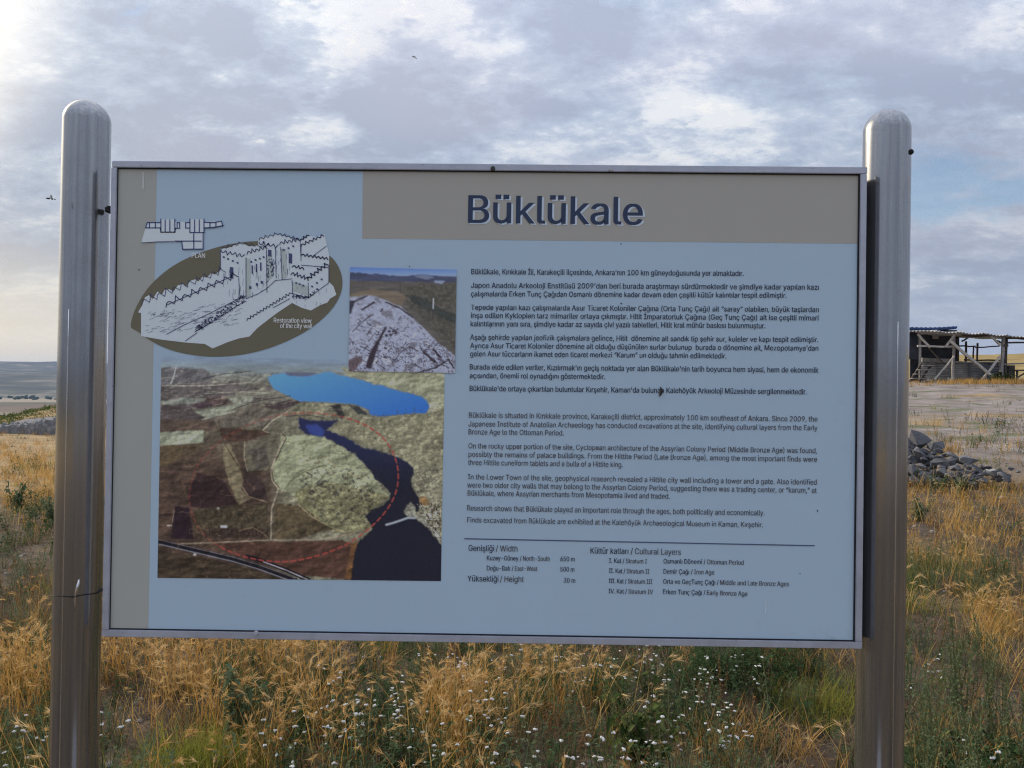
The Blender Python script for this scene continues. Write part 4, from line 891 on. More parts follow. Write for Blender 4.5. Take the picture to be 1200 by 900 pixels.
def tuft_barley(rr, n=15, H=.42, awn=16, sw=.0040):
    T = TM()
    for k in range(n):
        az = rr.uniform(0, 6.28); b = (rr.gauss(0, .035), rr.gauss(0, .035), 0); L = H*rr.uniform(.6, 1.1); c = rr.random()
        e, d = T.blade(b, az, L, rr.uniform(.0, .42), rr.uniform(.1, .9), sw, c, 0, 3, .6)
        d = d/np.linalg.norm(d); hl = rr.uniform(.024, .042); sd_ = np.array([-math.sin(az), math.cos(az), 0]); h = np.array([math.cos(az), math.sin(az), 0])
        d2 = d*.8+h*.45-np.array([0, 0, rr.uniform(0, .6)]); d2 /= np.linalg.norm(d2); o = np.cross(d2, sd_)
        V = [e, e+d2*hl*.4+sd_*.0036, e+d2*hl*.4+o*.0036, e+d2*hl*.4-sd_*.0036, e+d2*hl]; T.add(V, [(0, 1, 2), (0, 2, 3), (0, 3, 1), (4, 2, 1), (4, 3, 2), (4, 1, 3)], rr.random(), 1)
        for q in range(awn):
            u = rr.uniform(.05, .95); a0 = e+d2*hl*u; a = rr.uniform(0, 6.28); spv = sd_*math.cos(a)+o*math.sin(a); tip = a0+(d2*1.0+spv*rr.uniform(.3, .95))*rr.uniform(.018, .038)
            wv = np.cross(d2, spv)*.0014; T.add([a0-wv, a0+wv, tip], [(0, 1, 2)], rr.random(), 1)
    for k in range(n//2):
        T.blade((rr.gauss(0, .04), rr.gauss(0, .04), 0), rr.uniform(0, 6.28), H*rr.uniform(.3, .7), rr.uniform(.1, .6), rr.uniform(.3, 1.5), .0045, rr.random(), 0, 4)
    return T
def tuft_blades(rr, n, H, lean, curl, wd, spread=.05, seg=4):
    T = TM()
    for k in range(n):
        T.blade((rr.gauss(0, spread), rr.gauss(0, spread), -.005), rr.uniform(0, 6.28), H*rr.uniform(.45, 1.1), rr.uniform(0, lean), rr.uniform(.1, curl), wd*rr.uniform(.6, 1.3), rr.random(), 0, seg)
    return T
def tuft_litter(rr, n=26):
    T = TM()
    for k in range(n):
        T.blade((rr.gauss(0, .12), rr.gauss(0, .12), rr.uniform(.003, .02)), rr.uniform(0, 6.28), rr.uniform(.08, .26), rr.uniform(1.25, 1.62), rr.uniform(-.3, .25), .0042, rr.random(), 0, 3, .5, rr.uniform(0, 6.28))
    return T
def tuft_herb(rr, H=.22, n=7, lw=.02, per=7):
    T = TM()
    for k in range(n):
        az = rr.uniform(0, 6.28); b = np.array([rr.gauss(0, .03), rr.gauss(0, .03), 0]); L = H*rr.uniform(.5, 1.1)
        e, d = T.blade(b, az, L, rr.uniform(.0, .5), rr.uniform(0, .5), .004, rr.random()*.6, 0, 3, .6)
        for q in range(per):
            u = rr.uniform(.15, 1.0); p = b+(e-b)*u; a = rr.uniform(0, 6.28); T.leaf4(p, (math.cos(a), math.sin(a), rr.uniform(-.1, .7)), lw*rr.uniform(1.3, 2.6), lw*rr.uniform(.5, 1.0), rr.random(), 0, rr.uniform(0, .4))
    return T

rr = random.Random(11)
TUFTS = {
 'barley': ([tuft_barley(rr, 9, .36).arr() for _ in range(5)], [M_straw, M_head]),
 'dead': ([tuft_blades(rr, 24, .22, .9, 1.8, .0046).arr() for _ in range(4)], [M_dead]),
 'strawgrass': ([tuft_blades(rr, 26, .28, .6, 1.3, .0040).arr() for _ in range(4)], [M_straw]),
 'green': ([tuft_blades(rr, 26, .22, .5, 1.0, .0042).arr() for _ in range(3)], [M_green]),
 'lime': ([tuft_blades(rr, 50, .20, .9, 1.3, .0030, .06).arr() for _ in range(3)], [M_lime]),
 'herb': ([tuft_herb(rr, .24, 6, .016).arr() for _ in range(4)], [M_herb]),
 'litter': ([tuft_litter(rr, 20).arr() for _ in range(3)], [M_dead]),
 'fineherb': ([tuft_herb(rr, .24, 6, .0105, 11).arr() for _ in range(4)], [M_grey]),
 'rust': ([tuft_herb(rr, .20, 6, .010, 9).arr() for _ in range(4)], [M_rust]),
}
FAR = {'barley': [tuft_barley(rr, 6, .38, 7, .005).arr() for _ in range(3)], 'dead': [tuft_blades(rr, 15, .24, .8, 1.6, .008, .07, 2).arr() for _ in range(3)], 'strawgrass': [tuft_blades(rr, 18, .30, .5, 1.1, .007, .07, 2).arr() for _ in range(3)],
       'green': [tuft_blades(rr, 16, .22, .5, 1.0, .009, .06, 2).arr() for _ in range(3)], 'lime': [tuft_blades(rr, 22, .2, .9, 1.3, .008, .07, 2).arr() for _ in range(3)], 'herb': [tuft_herb(rr, .24, 3, .03).arr() for _ in range(3)], 'litter': [tuft_litter(rr, 8).arr() for _ in range(3)], 'fineherb': [tuft_herb(rr, .24, 3, .022, 5).arr() for _ in range(3)], 'rust': [tuft_herb(rr, .2, 3, .02, 5).arr() for _ in range(3)]}
TYPES = list(TUFTS)
# where each kind grows: (kind, centre in photo pixels at mid height, radii, weight)
ZONES = [('rust', 680, 815, 40, 30, 5), ('rust', 690, 870, 70, 30, 3), ('rust', 270, 830, 40, 20, 3), ('rust', 930, 870, 60, 30, 3), ('fineherb', 450, 780, 90, 40, 3), ('fineherb', 640, 790, 90, 40, 3), ('fineherb', 790, 830, 90, 50, 4), ('fineherb', 470, 870, 90, 40, 3), ('fineherb', 600, 870, 60, 30, 3), ('rust', 30, 670, 50, 50, 2), ('fineherb', 30, 690, 50, 60, 2), ('fineherb', 1120, 700, 70, 40, 2), ('fineherb', 1120, 830, 80, 60, 2),
 ('barley', 225, 800, 55, 70, 5), ('barley', 330, 770, 40, 40, 5), ('barley', 400, 820, 60, 60, 2.2), ('barley', 545, 850, 60, 60, 3), ('barley', 150, 770, 40, 40, 1.6), ('dead', 150, 780, 45, 45, 2.2),
 ('barley', 670, 810, 45, 32, 3.2), ('herb', 280, 790, 38, 34, 5), ('green', 260, 815, 40, 25, 3), ('lime', 245, 872, 45, 22, 4), ('litter', 150, 870, 40, 50, 4), ('dead', 470, 780, 60, 30, 2),
 ('herb', 460, 780, 70, 40, 2.4), ('herb', 640, 780, 90, 30, 2.4), ('herb', 480, 870, 70, 40, 2.2), ('herb', 760, 810, 60, 50, 4), ('herb', 885, 785, 60, 45, 7), ('green', 900, 800, 50, 35, 3), ('lime', 965, 800, 32, 34, 2.5), ('dead', 935, 860, 70, 45, 4),
 ('litter', 930, 860, 80, 50, 5), ('dead', 800, 880, 90, 30, 1.6), ('dead', 690, 870, 60, 40, 2.5), ('green', 620, 870, 60, 40, 2),
 ('strawgrass', 1130, 600, 90, 42, 9), ('barley', 1130, 605, 90, 36, 3), ('green', 1110, 672, 60, 28, 5), ('lime', 1110, 690, 50, 18, 3), ('herb', 1180, 655, 30, 30, 3), ('litter', 1110, 730, 60, 22, 3), ('barley', 1165, 722, 30, 24, 5), ('strawgrass', 1165, 715, 26, 22, 4),
 ('herb', 1120, 840, 80, 70, 1.6), ('green', 1120, 800, 70, 60, 1.0), ('dead', 1120, 830, 80, 60, 3), ('litter', 1120, 810, 80, 60, 3), ('strawgrass', 1120, 840, 80, 60, 1.5), ('strawgrass', 1095, 800, 25, 25, 2), ('barley', 1180, 780, 26, 26, 1.5),
 ('strawgrass', 30, 555, 50, 28, 9), ('barley', 30, 560, 40, 22, 3), ('herb', 25, 590, 50, 18, 7), ('herb', 50, 630, 20, 22, 4), ('dead', 25, 660, 45, 55, 5), ('herb', 20, 655, 40, 28, 1.8), ('barley', 30, 790, 40, 60, 4), ('lime', 40, 770, 26, 26, 1.4), ('herb', 25, 860, 40, 30, 2), ('litter', 40, 850, 30, 30, 2)]
BASEW = {'barley': .11, 'dead': .9, 'strawgrass': .25, 'green': .45, 'lime': .08, 'herb': .9, 'litter': .8, 'fineherb': 1.5, 'rust': .9}
BARE = [(150, 872, 38, 34, .75), (930, 862, 60, 34, .55), (1090, 735, 40, 20, .7), (1190, 690, 22, 14, .6), (1130, 480, 90, 18, .75)]
LOCAL = [(222, 790, .09, 14), (232, 840, .08, 9), (312, 775, .08, 12), (338, 790, .05, 5), (362, 835, .05, 6), (386, 780, .05, 3), (522, 825, .06, 9), (540, 850, .06, 7), (508, 865, .05, 4), (318, 890, .05, 5), (556, 890, .05, 5), (655, 812, .06, 6), (150, 775, .09, 7), (690, 805, .05, 3), (20, 790, .10, 14), (35, 830, .09, 9), (1165, 722, .09, 12), (612, 770, .06, 3), (440, 770, .05, 3), (232, 884, .10, 60), (268, 888, .09, 30), (968, 805, .10, 16), (885, 780, .22, 70)]
LTYPE = ['barley']*19+['lime', 'lime', 'lime', 'herb']
g_rng = np.random.default_rng(23)
def scatter(r0, r1, a0, a1, dens):
    area = (a1-a0)*math.pi/180*(r1*r1-r0*r0)/2; n = int(area*dens)
    r = np.sqrt(g_rng.random(n)*(r1*r1-r0*r0)+r0*r0); a = np.radians(a0+(a1-a0)*g_rng.random(n))
    return np.stack([CX+r*np.sin(a), CY+r*np.cos(a)], 1)
PTS = [scatter(2.2, 4.2, -46, 46, 200), scatter(4.2, 7.5, -46, 46, 120), scatter(7.5, 14, -46, 46, 50), scatter(14, 22, -44, 44, 15), scatter(22, 42, -44, 44, 4.0),
       scatter(.9, 2.2, -70, 70, 45), scatter(.8, 5.0, 70, 290, 14)]
for px, py, rad, n in LOCAL:
    p = ground_at(px, py, .10); PTS.append(np.stack([p[0]+g_rng.normal(0, rad, n), p[1]+g_rng.normal(0, rad*.8, n)], 1))
P2 = np.concatenate(PTS); zz = terrain(P2[:, 0], P2[:, 1]); rd = np.hypot(P2[:, 0]-CX, P2[:, 1]-CY)
qx, qy, qz = project(np.stack([P2[:, 0], P2[:, 1], zz+.14], 1))
patch = fbm(P2[:, 0]*.9+5, P2[:, 1]*.9+2, 3)
Wt = np.zeros((len(P2), len(TYPES)))
for k, t_ in enumerate(TYPES): Wt[:, k] = BASEW[t_]*(.06+np.clip(fbm(P2[:, 0]*2.0+k*7.7, P2[:, 1]*2.0+k*3.1, 2)-.30, 0, 1)**2*22)
inview = (qz > .5)
for t_, cx_, cy_, rx_, ry_, wt_ in ZONES:
    Wt[:, TYPES.index(t_)] += inview*(wt_*.4 if t_ == 'barley' and cy_ > 700 else wt_)*np.exp(-((qx-cx_)/rx_)**2-((qy-cy_)/ry_)**2)
rightm = inview & (qx > 560); far = rd > 13
Wt[far, TYPES.index('herb')] *= .35; Wt[far, TYPES.index('barley')] *= .6; Wt[far & ~rightm, TYPES.index('strawgrass')] += 1.5
accept = np.clip(.60+1.6*(fbm(P2[:, 0]*1.7+31, P2[:, 1]*1.7+12, 2)-.28), .40, 1.0)
for cx_, cy_, rx_, ry_, k_ in BARE: accept -= inview*k_*np.exp(-((qx-cx_)/rx_)**2-((qy-cy_)/ry_)**2)
strawband = np.exp(-((qy-516)/13)**2)
accept = np.where(rightm & (rd > 12.0), np.clip(.10+.9*strawband+.35*(patch > .56), 0, 1), accept)
keep_m = g_rng.random(len(P2)) < accept
# nothing grows through the posts
for sh in (shL, shR): keep_m &= np.hypot(P2[:, 0]-sh[0], P2[:, 1]-sh[1]) > .09
cum = np.cumsum(Wt, 1); cum /= cum[:, -1:]; typ = (g_rng.random(len(P2))[:, None] > cum).sum(1)
k0 = len(P2)-sum(l[3] for l in LOCAL)
for l, t_ in zip(LOCAL, LTYPE): typ[k0:k0+l[3]] = TYPES.index(t_); keep_m[k0:k0+l[3]] = True; k0 += l[3]
GL = {'barley': ('dry_barley_grass', 'golden dry barley grass with feathery bearded heads'), 'dead': ('dead_grass', 'low brown withered grass between the plants'), 'strawgrass': ('straw_grass', 'fine golden straw grass without heads'),
      'green': ('green_grass', 'short dark green grass blades'), 'lime': ('yellow_green_grass', 'fine yellow-green grass in soft mounds'), 'herb': ('low_herbs', 'low leafy dark green herbs'), 'litter': ('straw_litter', 'broken straw lying flat on the soil'), 'fineherb': ('fine_leaved_herbs', 'fine-leaved grey-green herbs filling the gaps'), 'rust': ('rusty_dry_weeds', 'low rusty brown dried weeds')}
for k, t_ in enumerate(TYPES):
    vs, mats = TUFTS[t_]; idx = np.nonzero(keep_m & (typ == k))[0]; AV, AF, AR, AM = [], [], [], []; off = 0
    var = g_rng.integers(0, len(vs), len(idx)); varf = g_rng.integers(0, len(FAR[t_]), len(idx))
    for vi, (v, f, r_, m_) in enumerate(list(vs)+FAR[t_]):
        I = idx[(var == vi) & (rd[idx] <= 8.0)] if vi < len(vs) else idx[(varf == vi-len(vs)) & (rd[idx] > 8.0)]; n = len(I)
        if not n: continue
        yaw = g_rng.random(n)*6.283; sc = g_rng.uniform(.65, 1.2, n)*np.where(rd[I] > 14, 1.25, 1.0)
        if t_ in ('barley', 'strawgrass'): sc = sc*np.where(rd[I] > 7, .85, 1.0)
        tx, ty = g_rng.normal(0, .1, (2, n)); c, s_ = np.cos(yaw), np.sin(yaw)
        X = (v[None, :, 0]*c[:, None]-v[None, :, 1]*s_[:, None])*sc[:, None]; Y = (v[None, :, 0]*s_[:, None]+v[None, :, 1]*c[:, None])*sc[:, None]; Zv = v[None, :, 2]*sc[:, None]*np.where(rd[I] > 25, .8, 1)[:, None]
        widen = 1.0
        X = X*widen+P2[I, 0][:, None]+tx[:, None]*Zv; Y = Y*widen+P2[I, 1][:, None]+ty[:, None]*Zv; Zv = Zv+zz[I][:, None]-.006
        AV.append(np.stack([X, Y, Zv], -1).reshape(-1, 3)); AF.append((f[None]+(np.arange(n)*len(v))[:, None, None]).reshape(-1, 3)+off); off += n*len(v)
        base = g_rng.random(n); AR.append((.55*base[:, None]+.45*r_[None]).ravel()); AM.append(np.tile(m_, n))
    if not AV: continue
    print(t_, len(idx), sum(len(f_) for f_ in AF))
    me = npmesh(GL[t_][0], np.concatenate(AV), np.concatenate(AF))
    at = me.attributes.new('rnd', 'FLOAT', 'POINT'); at.data.foreach_set('value', np.concatenate(AR).astype(np.float32))
    for m_ in mats: me.materials.append(m_)
    me.polygons.foreach_set('material_index', np.concatenate(AM).astype(np.int32))
    link(bpy.data.objects.new(GL[t_][0], me), kind='stuff', label=GL[t_][1], cat='herbs' if t_ in ('herb', 'fineherb', 'rust') else 'grass')

# ------------------------------------------------------------------ weeds that stand out, one object each
def tm_mesh(T, name, mats):
    v, f, r_, m_ = T.arr(); me = npmesh(name, v, f); at = me.attributes.new('rnd', 'FLOAT', 'POINT'); at.data.foreach_set('value', r_.astype(np.float32))
    for m in mats: me.materials.append(m)
    return me
def white_weed(rr, H=.30, n=7):
    S, Lf, Fl = TM(), TM(), TM()
    for k in range(n):
        az = rr.uniform(0, 6.28); b = np.array([rr.gauss(0, .012), rr.gauss(0, .012), 0]); L = H*rr.uniform(.65, 1.15); lean = rr.uniform(.02, .45); cu = rr.uniform(-.1, .4)
        e, d = S.blade(b, az, L, lean, cu, .0042, rr.random(), 0, 4, .8); S.blade(b, az, L, lean, cu, .0042, rr.random(), 0, 4, .8, az)
        for q in range(6):
            u = rr.uniform(.12, .9); p = b+(e-b)*u+np.array([0, 0, .01]); a = rr.uniform(0, 6.28); Lf.leaf(p, (math.cos(a), math.sin(a), rr.uniform(.0, .8)), rr.uniform(.025, .05), rr.uniform(.008, .014), rr.random(), 0, .15)
        for q in range(rr.choice([1, 1, 1, 2])):
            a = rr.uniform(0, 6.28); tip = e+np.array([math.cos(a)*.025, math.sin(a)*.025, rr.uniform(.0, .03)])*(q > 0); 
            if q: S.add([e, e+np.array([0, 0, .003]), tip], [(0, 1, 2)], .5)
            rad = rr.uniform(.0045, .0075)
            Fl.puff(tip, rad, rr.random(), 0, rr, .65)
            for z in range(3): a2 = rr.uniform(0, 6.28); Fl.puff(tip+np.array([math.cos(a2), math.sin(a2), rr.uniform(-.4, .3)])*rad*1.1, rad*.6, rr.random(), 0, rr, .8)
    return [('stems', tm_mesh(S, 'stems', [M_trunk])), ('leaves', tm_mesh(Lf, 'leaves', [M_grey])), ('flower_heads', tm_mesh(Fl, 'flower_heads', [M_white]))]
def tall_weed(rr, H=.55, n=4):
    S, Lf = TM(), TM()
    for k in range(n):
        az = rr.uniform(0, 6.28); b = np.array([rr.gauss(0, .02), rr.gauss(0, .02), 0]); L = H*rr.uniform(.6, 1.1); lean = rr.uniform(.0, .2); cu = rr.uniform(0, .15)
        e, d = S.blade(b, az, L, lean, cu, .006, rr.random(), 0, 4, .4); S.blade(b, az, L, lean, cu, .006, rr.random(), 0, 4, .4, az)
        for q in range(34):
            u = rr.uniform(.06, 1.0)**.8; p = b+(e-b)*u; a = rr.uniform(0, 6.28); big = (1.25-u); Lf.leaf(p, (math.cos(a), math.sin(a), rr.uniform(.3, 1.6)), rr.uniform(.022, .042)*big+.010, rr.uniform(.006, .012)*big+.003, rr.random(), 0, .1)
        for q in range(5):
            u = rr.uniform(.45, .9); p = b+(e-b)*u; e2, _ = S.blade(p, rr.uniform(0, 6.28), L*.22, .35, -.2, .003, rr.random(), 0, 2, .5)
            for z in range(5): a = rr.uniform(0, 6.28); pp = p+(e2-p)*rr.uniform(.3, 1); Lf.leaf(pp, (math.cos(a), math.sin(a), 1.2), .018, .006, rr.random(), 0, .05)
    return [('stems', tm_mesh(S, 'stems', [M_trunk])), ('leaves', tm_mesh(Lf, 'leaves', [M_grey]))]
def broad_weed(rr, H=.45, n=3, lw=.05, mat=None, per=13):
    S, Lf = TM(), TM()
    for k in range(n):
        az = rr.uniform(0, 6.28); b = np.array([rr.gauss(0, .02), rr.gauss(0, .02), 0]); L = H*rr.uniform(.55, 1.1); lean = rr.uniform(.0, .5)
        e, d = S.blade(b, az, L, lean, .1, .006, rr.random(), 0, 4, .5); S.blade(b, az, L, lean, .1, .008, rr.random(), 0, 4, .5, az)
        for q in range(per):
            u = rr.uniform(.2, 1.02); p = b+(e-b)*min(u, 1); a = rr.uniform(0, 6.28); Lf.leaf(p, (math.cos(a), math.sin(a), rr.uniform(-.3, .5)), lw*rr.uniform(1.3, 2.4), lw*rr.uniform(.6, 1.0), rr.random(), 0, rr.uniform(.3, .8))
    return [('stems', tm_mesh(S, 'stems', [M_trunk])), ('leaves', tm_mesh(Lf, 'leaves', [mat or M_herb]))]
rr = random.Random(5)
WW = [white_weed(rr, .30, rr.choice([3, 4, 5])) for _ in range(7)]; TW = [tall_weed(rr) for _ in range(5)]; BW = [broad_weed(rr, .16, 4, .045) for _ in range(3)]
def plant(name, parts, x, y, sc, label, cat, group=None, z=None):
    e = empty(name, (x, y, zt(x, y)-.004 if z is None else z), label, cat, group); e.rotation_euler = (rr.uniform(-.08, .08), rr.uniform(-.08, .08), rr.uniform(0, 6.28)); e.scale = (sc, sc, sc*rr.uniform(.9, 1.1))
    for n_, me in parts:
        o = bpy.data.objects.new(n_, me); link(o, e, kind='stuff')
    return e
def plant_px(px, py, h):
    """ground spot of a plant whose top shows at the pixel"""
    return ground_at(px, py, h)
WH = [(345, 862), (362, 842), (392, 858), (406, 818), (412, 842), (428, 828), (437, 818), (452, 810), (462, 806), (470, 838), (486, 845), (430, 850), (466, 852), (405, 852), (330, 846), (395, 790), (500, 765), (520, 762), (540, 772), (556, 790), (575, 800), (596, 812),
      (612, 768), (640, 775), (668, 768), (690, 772), (712, 776), (724, 762), (752, 764), (762, 772), (775, 796), (780, 805), (820, 774), (842, 775), (818, 796), (822, 802), (702, 760), (740, 790), (688, 800), (776, 832), (802, 822), (818, 840), (828, 842), (836, 846),
      (862, 822), (864, 852), (806, 858), (760, 878), (772, 878), (720, 890), (704, 894), (585, 845), (600, 852), (630, 855), (560, 830), (20, 858), (35, 868), (48, 862), (128, 842), (560, 875), (690, 878), (640, 890), (510, 870), (480, 885), (1084, 778), (1140, 882), (875, 770), (905, 778), (1068, 790), (590, 778)]
for k, (px, py) in enumerate(WH):
    sc = rr.uniform(.75, 1.1); p = plant_px(px+rr.uniform(-3, 3), py, .29*sc)
    plant('white_flower_weed', WW[k % len(WW)], p[0], p[1], sc, 'grey-green weed topped with small white flower heads', 'weed', 'white-flowered weeds in the dry grass')
for px, py in [(1085, 745), (1112, 735), (1120, 728), (1132, 742), (1160, 745), (1172, 770), (1098, 790), (1140, 800), (1185, 800), (1076, 815), (1110, 830), (1155, 835), (1195, 850), (1090, 860), (1128, 868), (1172, 872), (1150, 760), (1205, 790), (1075, 870)]:
    sc = rr.uniform(.7, 1.0); p = plant_px(px, py, .5*sc); plant('tall_green_weed', TW[rr.randrange(5)], p[0], p[1], sc, 'upright slender-leaved green weed growing beyond the right post', 'weed', 'tall weeds by the right post')
for px, py in [(1090, 862), (1125, 858), (1150, 880), (1185, 878), (1105, 892), (1170, 895), (1075, 880)]:
    p = plant_px(px, py, .12); plant('broad_leaved_weed', BW[rr.randrange(3)], p[0], p[1], rr.uniform(.7, 1.1), 'low dark green weed with broad leaves at the feet of the tall weeds', 'weed', 'broad-leaved weeds by the right post')
p = plant_px(757, 782, .46); plant('leafy_weed', broad_weed(rr, .40, 7, .030, M_green, 22), p[0], p[1], 1.0, 'tall leafy green weed with drooping leaves standing among white flowers', 'weed')
p = plant_px(284, 752, .48); plant('leafy_weed', broad_weed(rr, .42, 8, .028, M_grey, 20), p[0], p[1], 1.0, 'dark leafy weed between clumps of golden barley grass', 'weed')
p = plant_px(62, 580, .35); plant('leafy_weed', broad_weed(rr, .34, 12, .022, M_grey, 24), p[0], p[1], 1.1, 'bushy green weed half hidden behind the cracked post', 'weed')
p = plant_px(20, 572, .3); plant('leafy_weed', broad_weed(rr, .30, 14, .022, M_grey, 24), p[0], p[1], 1.2, 'bushy green weed in straw grass below the rock outcrop', 'weed')
GB = broad_weed(rr, .26, 16, .020, M_grey, 22)
for px, py, l in [(1106, 552, 'grey-green bush growing against the tall end of the stone heap'), (1128, 556, 'grey-green bush in front of the middle of the stone heap'), (1078, 580, 'dark green bush at the foot of the stone heap beside the post')]:
    p = plant_px(px, py, .26); plant('grey_bush', GB, p[0], p[1], rr.uniform(.9, 1.05), l, 'bush')

# ================================================================== stone heap
def rock_build(c1, c2, c3):
    def f(t, b):
        p = t.n('ShaderNodeTexCoord').outputs['Object']; oi = t.n('ShaderNodeObjectInfo').outputs['Random']
        n = t.noise(p, 6.0, 6, .65); n2 = t.noise(p, 38.0, 4, .65)
        c = t.ramp(t.math('ADD', t.math('MULTIPLY', n, .6), t.math('MULTIPLY', oi, .4)), [(.25, c1), (.55, c2), (.8, c3)])
        c = t.mix(t.math('MULTIPLY', t.maprange(n2, .58, .7), .4), c, c3); t.set(b, 'Base Color', c); bump(t, b, t.math('ADD', n, t.math('MULTIPLY', n2, .4)), .5, .03)
    return f
M_rock = pbsdf('grey_stone', rock_build((.07, .07, .075), (.15, .15, .158), (.27, .268, .27)), .9, 0, .2)
M_pale = pbsdf('pale_stone', rock_build((.30, .29, .27), (.42, .41, .39), (.55, .54, .52)), .9, 0, .2)
def rock_mesh(rr, flatness=.7, elong=1.3):
    bm = bmesh.new()
    for k in range(13):
        v = Vector((rr.gauss(0, 1), rr.gauss(0, 1), rr.gauss(0, 1))).normalized()*rr.uniform(.8, 1.05); bm.verts.new(Vector((v.x*elong, v.y, v.z*flatness)))
    r_ = bmesh.ops.convex_hull(bm, input=bm.verts); bmesh.ops.delete(bm, geom=[g for g in r_['geom_interior'] if isinstance(g, bmesh.types.BMVert)], context='VERTS')
    bmesh.ops.bevel(bm, geom=list(bm.edges), offset=.018, segments=1, affect='EDGES'); me = bpy.data.meshes.new('stone'); bm.to_mesh(me); bm.free(); me.materials.append(M_rock); return me
rr = random.Random(9)
RM = [rock_mesh(rr, rr.uniform(.55, .85), rr.uniform(1.1, 1.5)) for _ in range(9)]
base = ground_at(1100, 573); R0 = float(np.hypot(base[0]-CX, base[1]-CY))
STONES = [(1077, 516, 23, 25, -.7), (1096, 523, 16, 13, -.5), (1066, 521, 14, 16, .3), (1077, 533, 20, 15, .3), (1068, 539, 14, 13, 0), (1081, 547, 11, 9, .2), (1091, 533, 12, 11, -.3), (1100, 542, 14, 12, -.4), (1093, 546, 11, 10, 0), (1104, 552, 11, 9, .3),
 (1071, 552, 15, 13, .1), (1086, 556, 13, 11, 0), (1073, 565, 15, 15, 0), (1110, 543, 10, 8, 0), (1117, 535, 12, 10, .3), (1109, 533, 9, 7, -.3), (1135, 539, 16, 12, 0), (1126, 541, 10, 9, .2), (1121, 549, 15, 9, .1), (1135, 556, 14, 12, -.3), (1132, 564, 12, 8, 0), (1142, 548, 11, 8, 0),
 (1148, 555, 13, 9, .3), (1153, 563, 11, 7, 0), (1144, 562, 9, 7, 0), (1185, 549, 6, 5, 0), (1164, 561, 8, 5, 0), (1113, 558, 11, 10, .2), (1123, 562, 9, 8, 0), (1095, 562, 12, 10, 0), (1062, 530, 16, 16, .2), (1058, 545, 18, 16, 0), (1060, 560, 16, 14, 0), (1050, 538, 18, 18, .4), (1046, 555, 17, 14, .1), (1052, 522, 16, 14, -.3), (1038, 548, 16, 14, 0), (1034, 562, 14, 11, .2), (1139, 566, 7, 5, 0), (1151, 547, 7, 5, .2), (1176, 562, 6, 4, 0), (1193, 553, 6, 4, 0), (1158, 548, 6, 5, 0)]
for k in range(70):                       # smaller rubble filling the heap
    px = 1046+rr.random()**1.25*136; tp = float(np.interp(px, [1040, 1062, 1080, 1100, 1120, 1150, 1190], [520, 509, 511, 520, 534, 547, 553])); py = rr.uniform(tp+5, 569-(px-1060)*.05); sz = rr.uniform(5, 10)
    STONES.append((px, py, sz*rr.uniform(.9, 1.4), sz, rr.uniform(-.6, .6)))
for k, (px, py, wpx, hpx, rot) in enumerate(STONES):
    yb = 571-(px-1060)*.035
    rdist = R0+max(0, (yb-py))/62*.75; d = ray(px, py); d = d/np.hypot(d[0], d[1]); P = CAM+d*rdist
    wm = wpx/FPX*rdist; hm = hpx/FPX*rdist; me = RM[k % 9].copy() if False else RM[k % 9]
    gz_ = zt(P[0], P[1]); P[2] = max(P[2], gz_+hm*.22)
    o = bpy.data.objects.new('stone', me); o.location = P; o.rotation_euler = (rr.uniform(-.3, .3), rot, rr.uniform(-.6, .6)); wm *= 1.06; hm *= 1.06; o.scale = (wm/2.2, wm/2.2*rr.uniform(.8, 1.1), hm/1.35)
    link(o, None, 'rough blue-grey stone lying in the tumbled heap past the right post', 'stone', 'stones of the tumbled heap')
# hidden core so that the heap has no holes
for k in range(16):
    px = rr.uniform(1040, 1112); u = rr.random(); rdist = R0+.35+u*.5; d = ray(px, 545); d = d/np.hypot(d[0], d[1]); P = CAM+d*rdist; gz_ = zt(P[0], P[1]); s_ = rr.uniform(.1, .16)
    o = bpy.data.objects.new('stone', RM[k % 9]); o.location = (P[0], P[1], gz_+.06+rr.random()*.22*(1-abs(px-1076)/60)); o.rotation_euler = (rr.uniform(-.4, .4), rr.uniform(-.4, .4), rr.uniform(0, 6)); o.scale = (s_, s_, s_)
    link(o, None, 'rough blue-grey stone lying in the tumbled heap past the right post', 'stone', 'stones of the tumbled heap')
for px, py, wpx, hpx, lab in [(1160, 553, 15, 10, 'pale grey stone at the low end of the heap, next to a darker one'), (1172, 552, 13, 9, 'rounded grey stone ending the low end of the heap')]:
    P = ground_at(px, py+4); rdist = float(np.hypot(P[0]-CX, P[1]-CY)); wm = wpx/FPX*rdist; hm = hpx/FPX*rdist; me = rock_mesh(rr, .7, 1.3); me.materials.clear(); me.materials.append(M_pale if px < 1165 else M_rock)
    o = bpy.data.objects.new('stone', me); o.location = (P[0], P[1], P[2]+hm*.3); o.scale = (wm/2.4, wm/2.4, hm/1.4); link(o, None, lab, 'stone')
# scattered pebbles on the bare dirt
PB = TM()
for k in range(900):
    a = R(rr.uniform(-44, 44)); r_ = rr.choice([rr.uniform(2.5, 7), rr.uniform(7, 14), rr.uniform(12, 36)]); x, y = CX+r_*math.sin(a), CY+r_*math.cos(a); PB.puff((x, y, zt(x, y)+.004), rr.uniform(.008, .022)*(1 if r_ < 8 else 1.8), rr.random(), 0, rr, .6)
link(bpy.data.objects.new('pebbles', tm_mesh(PB, 'pebbles', [leaf_mat('pebble_stone', [(.1, (.16, .14, .125)), (.6, (.30, .27, .25)), (1., (.44, .41, .39))], 0.0)])), None, 'small loose pebbles strewn over the dirt', 'pebbles', kind='stuff')

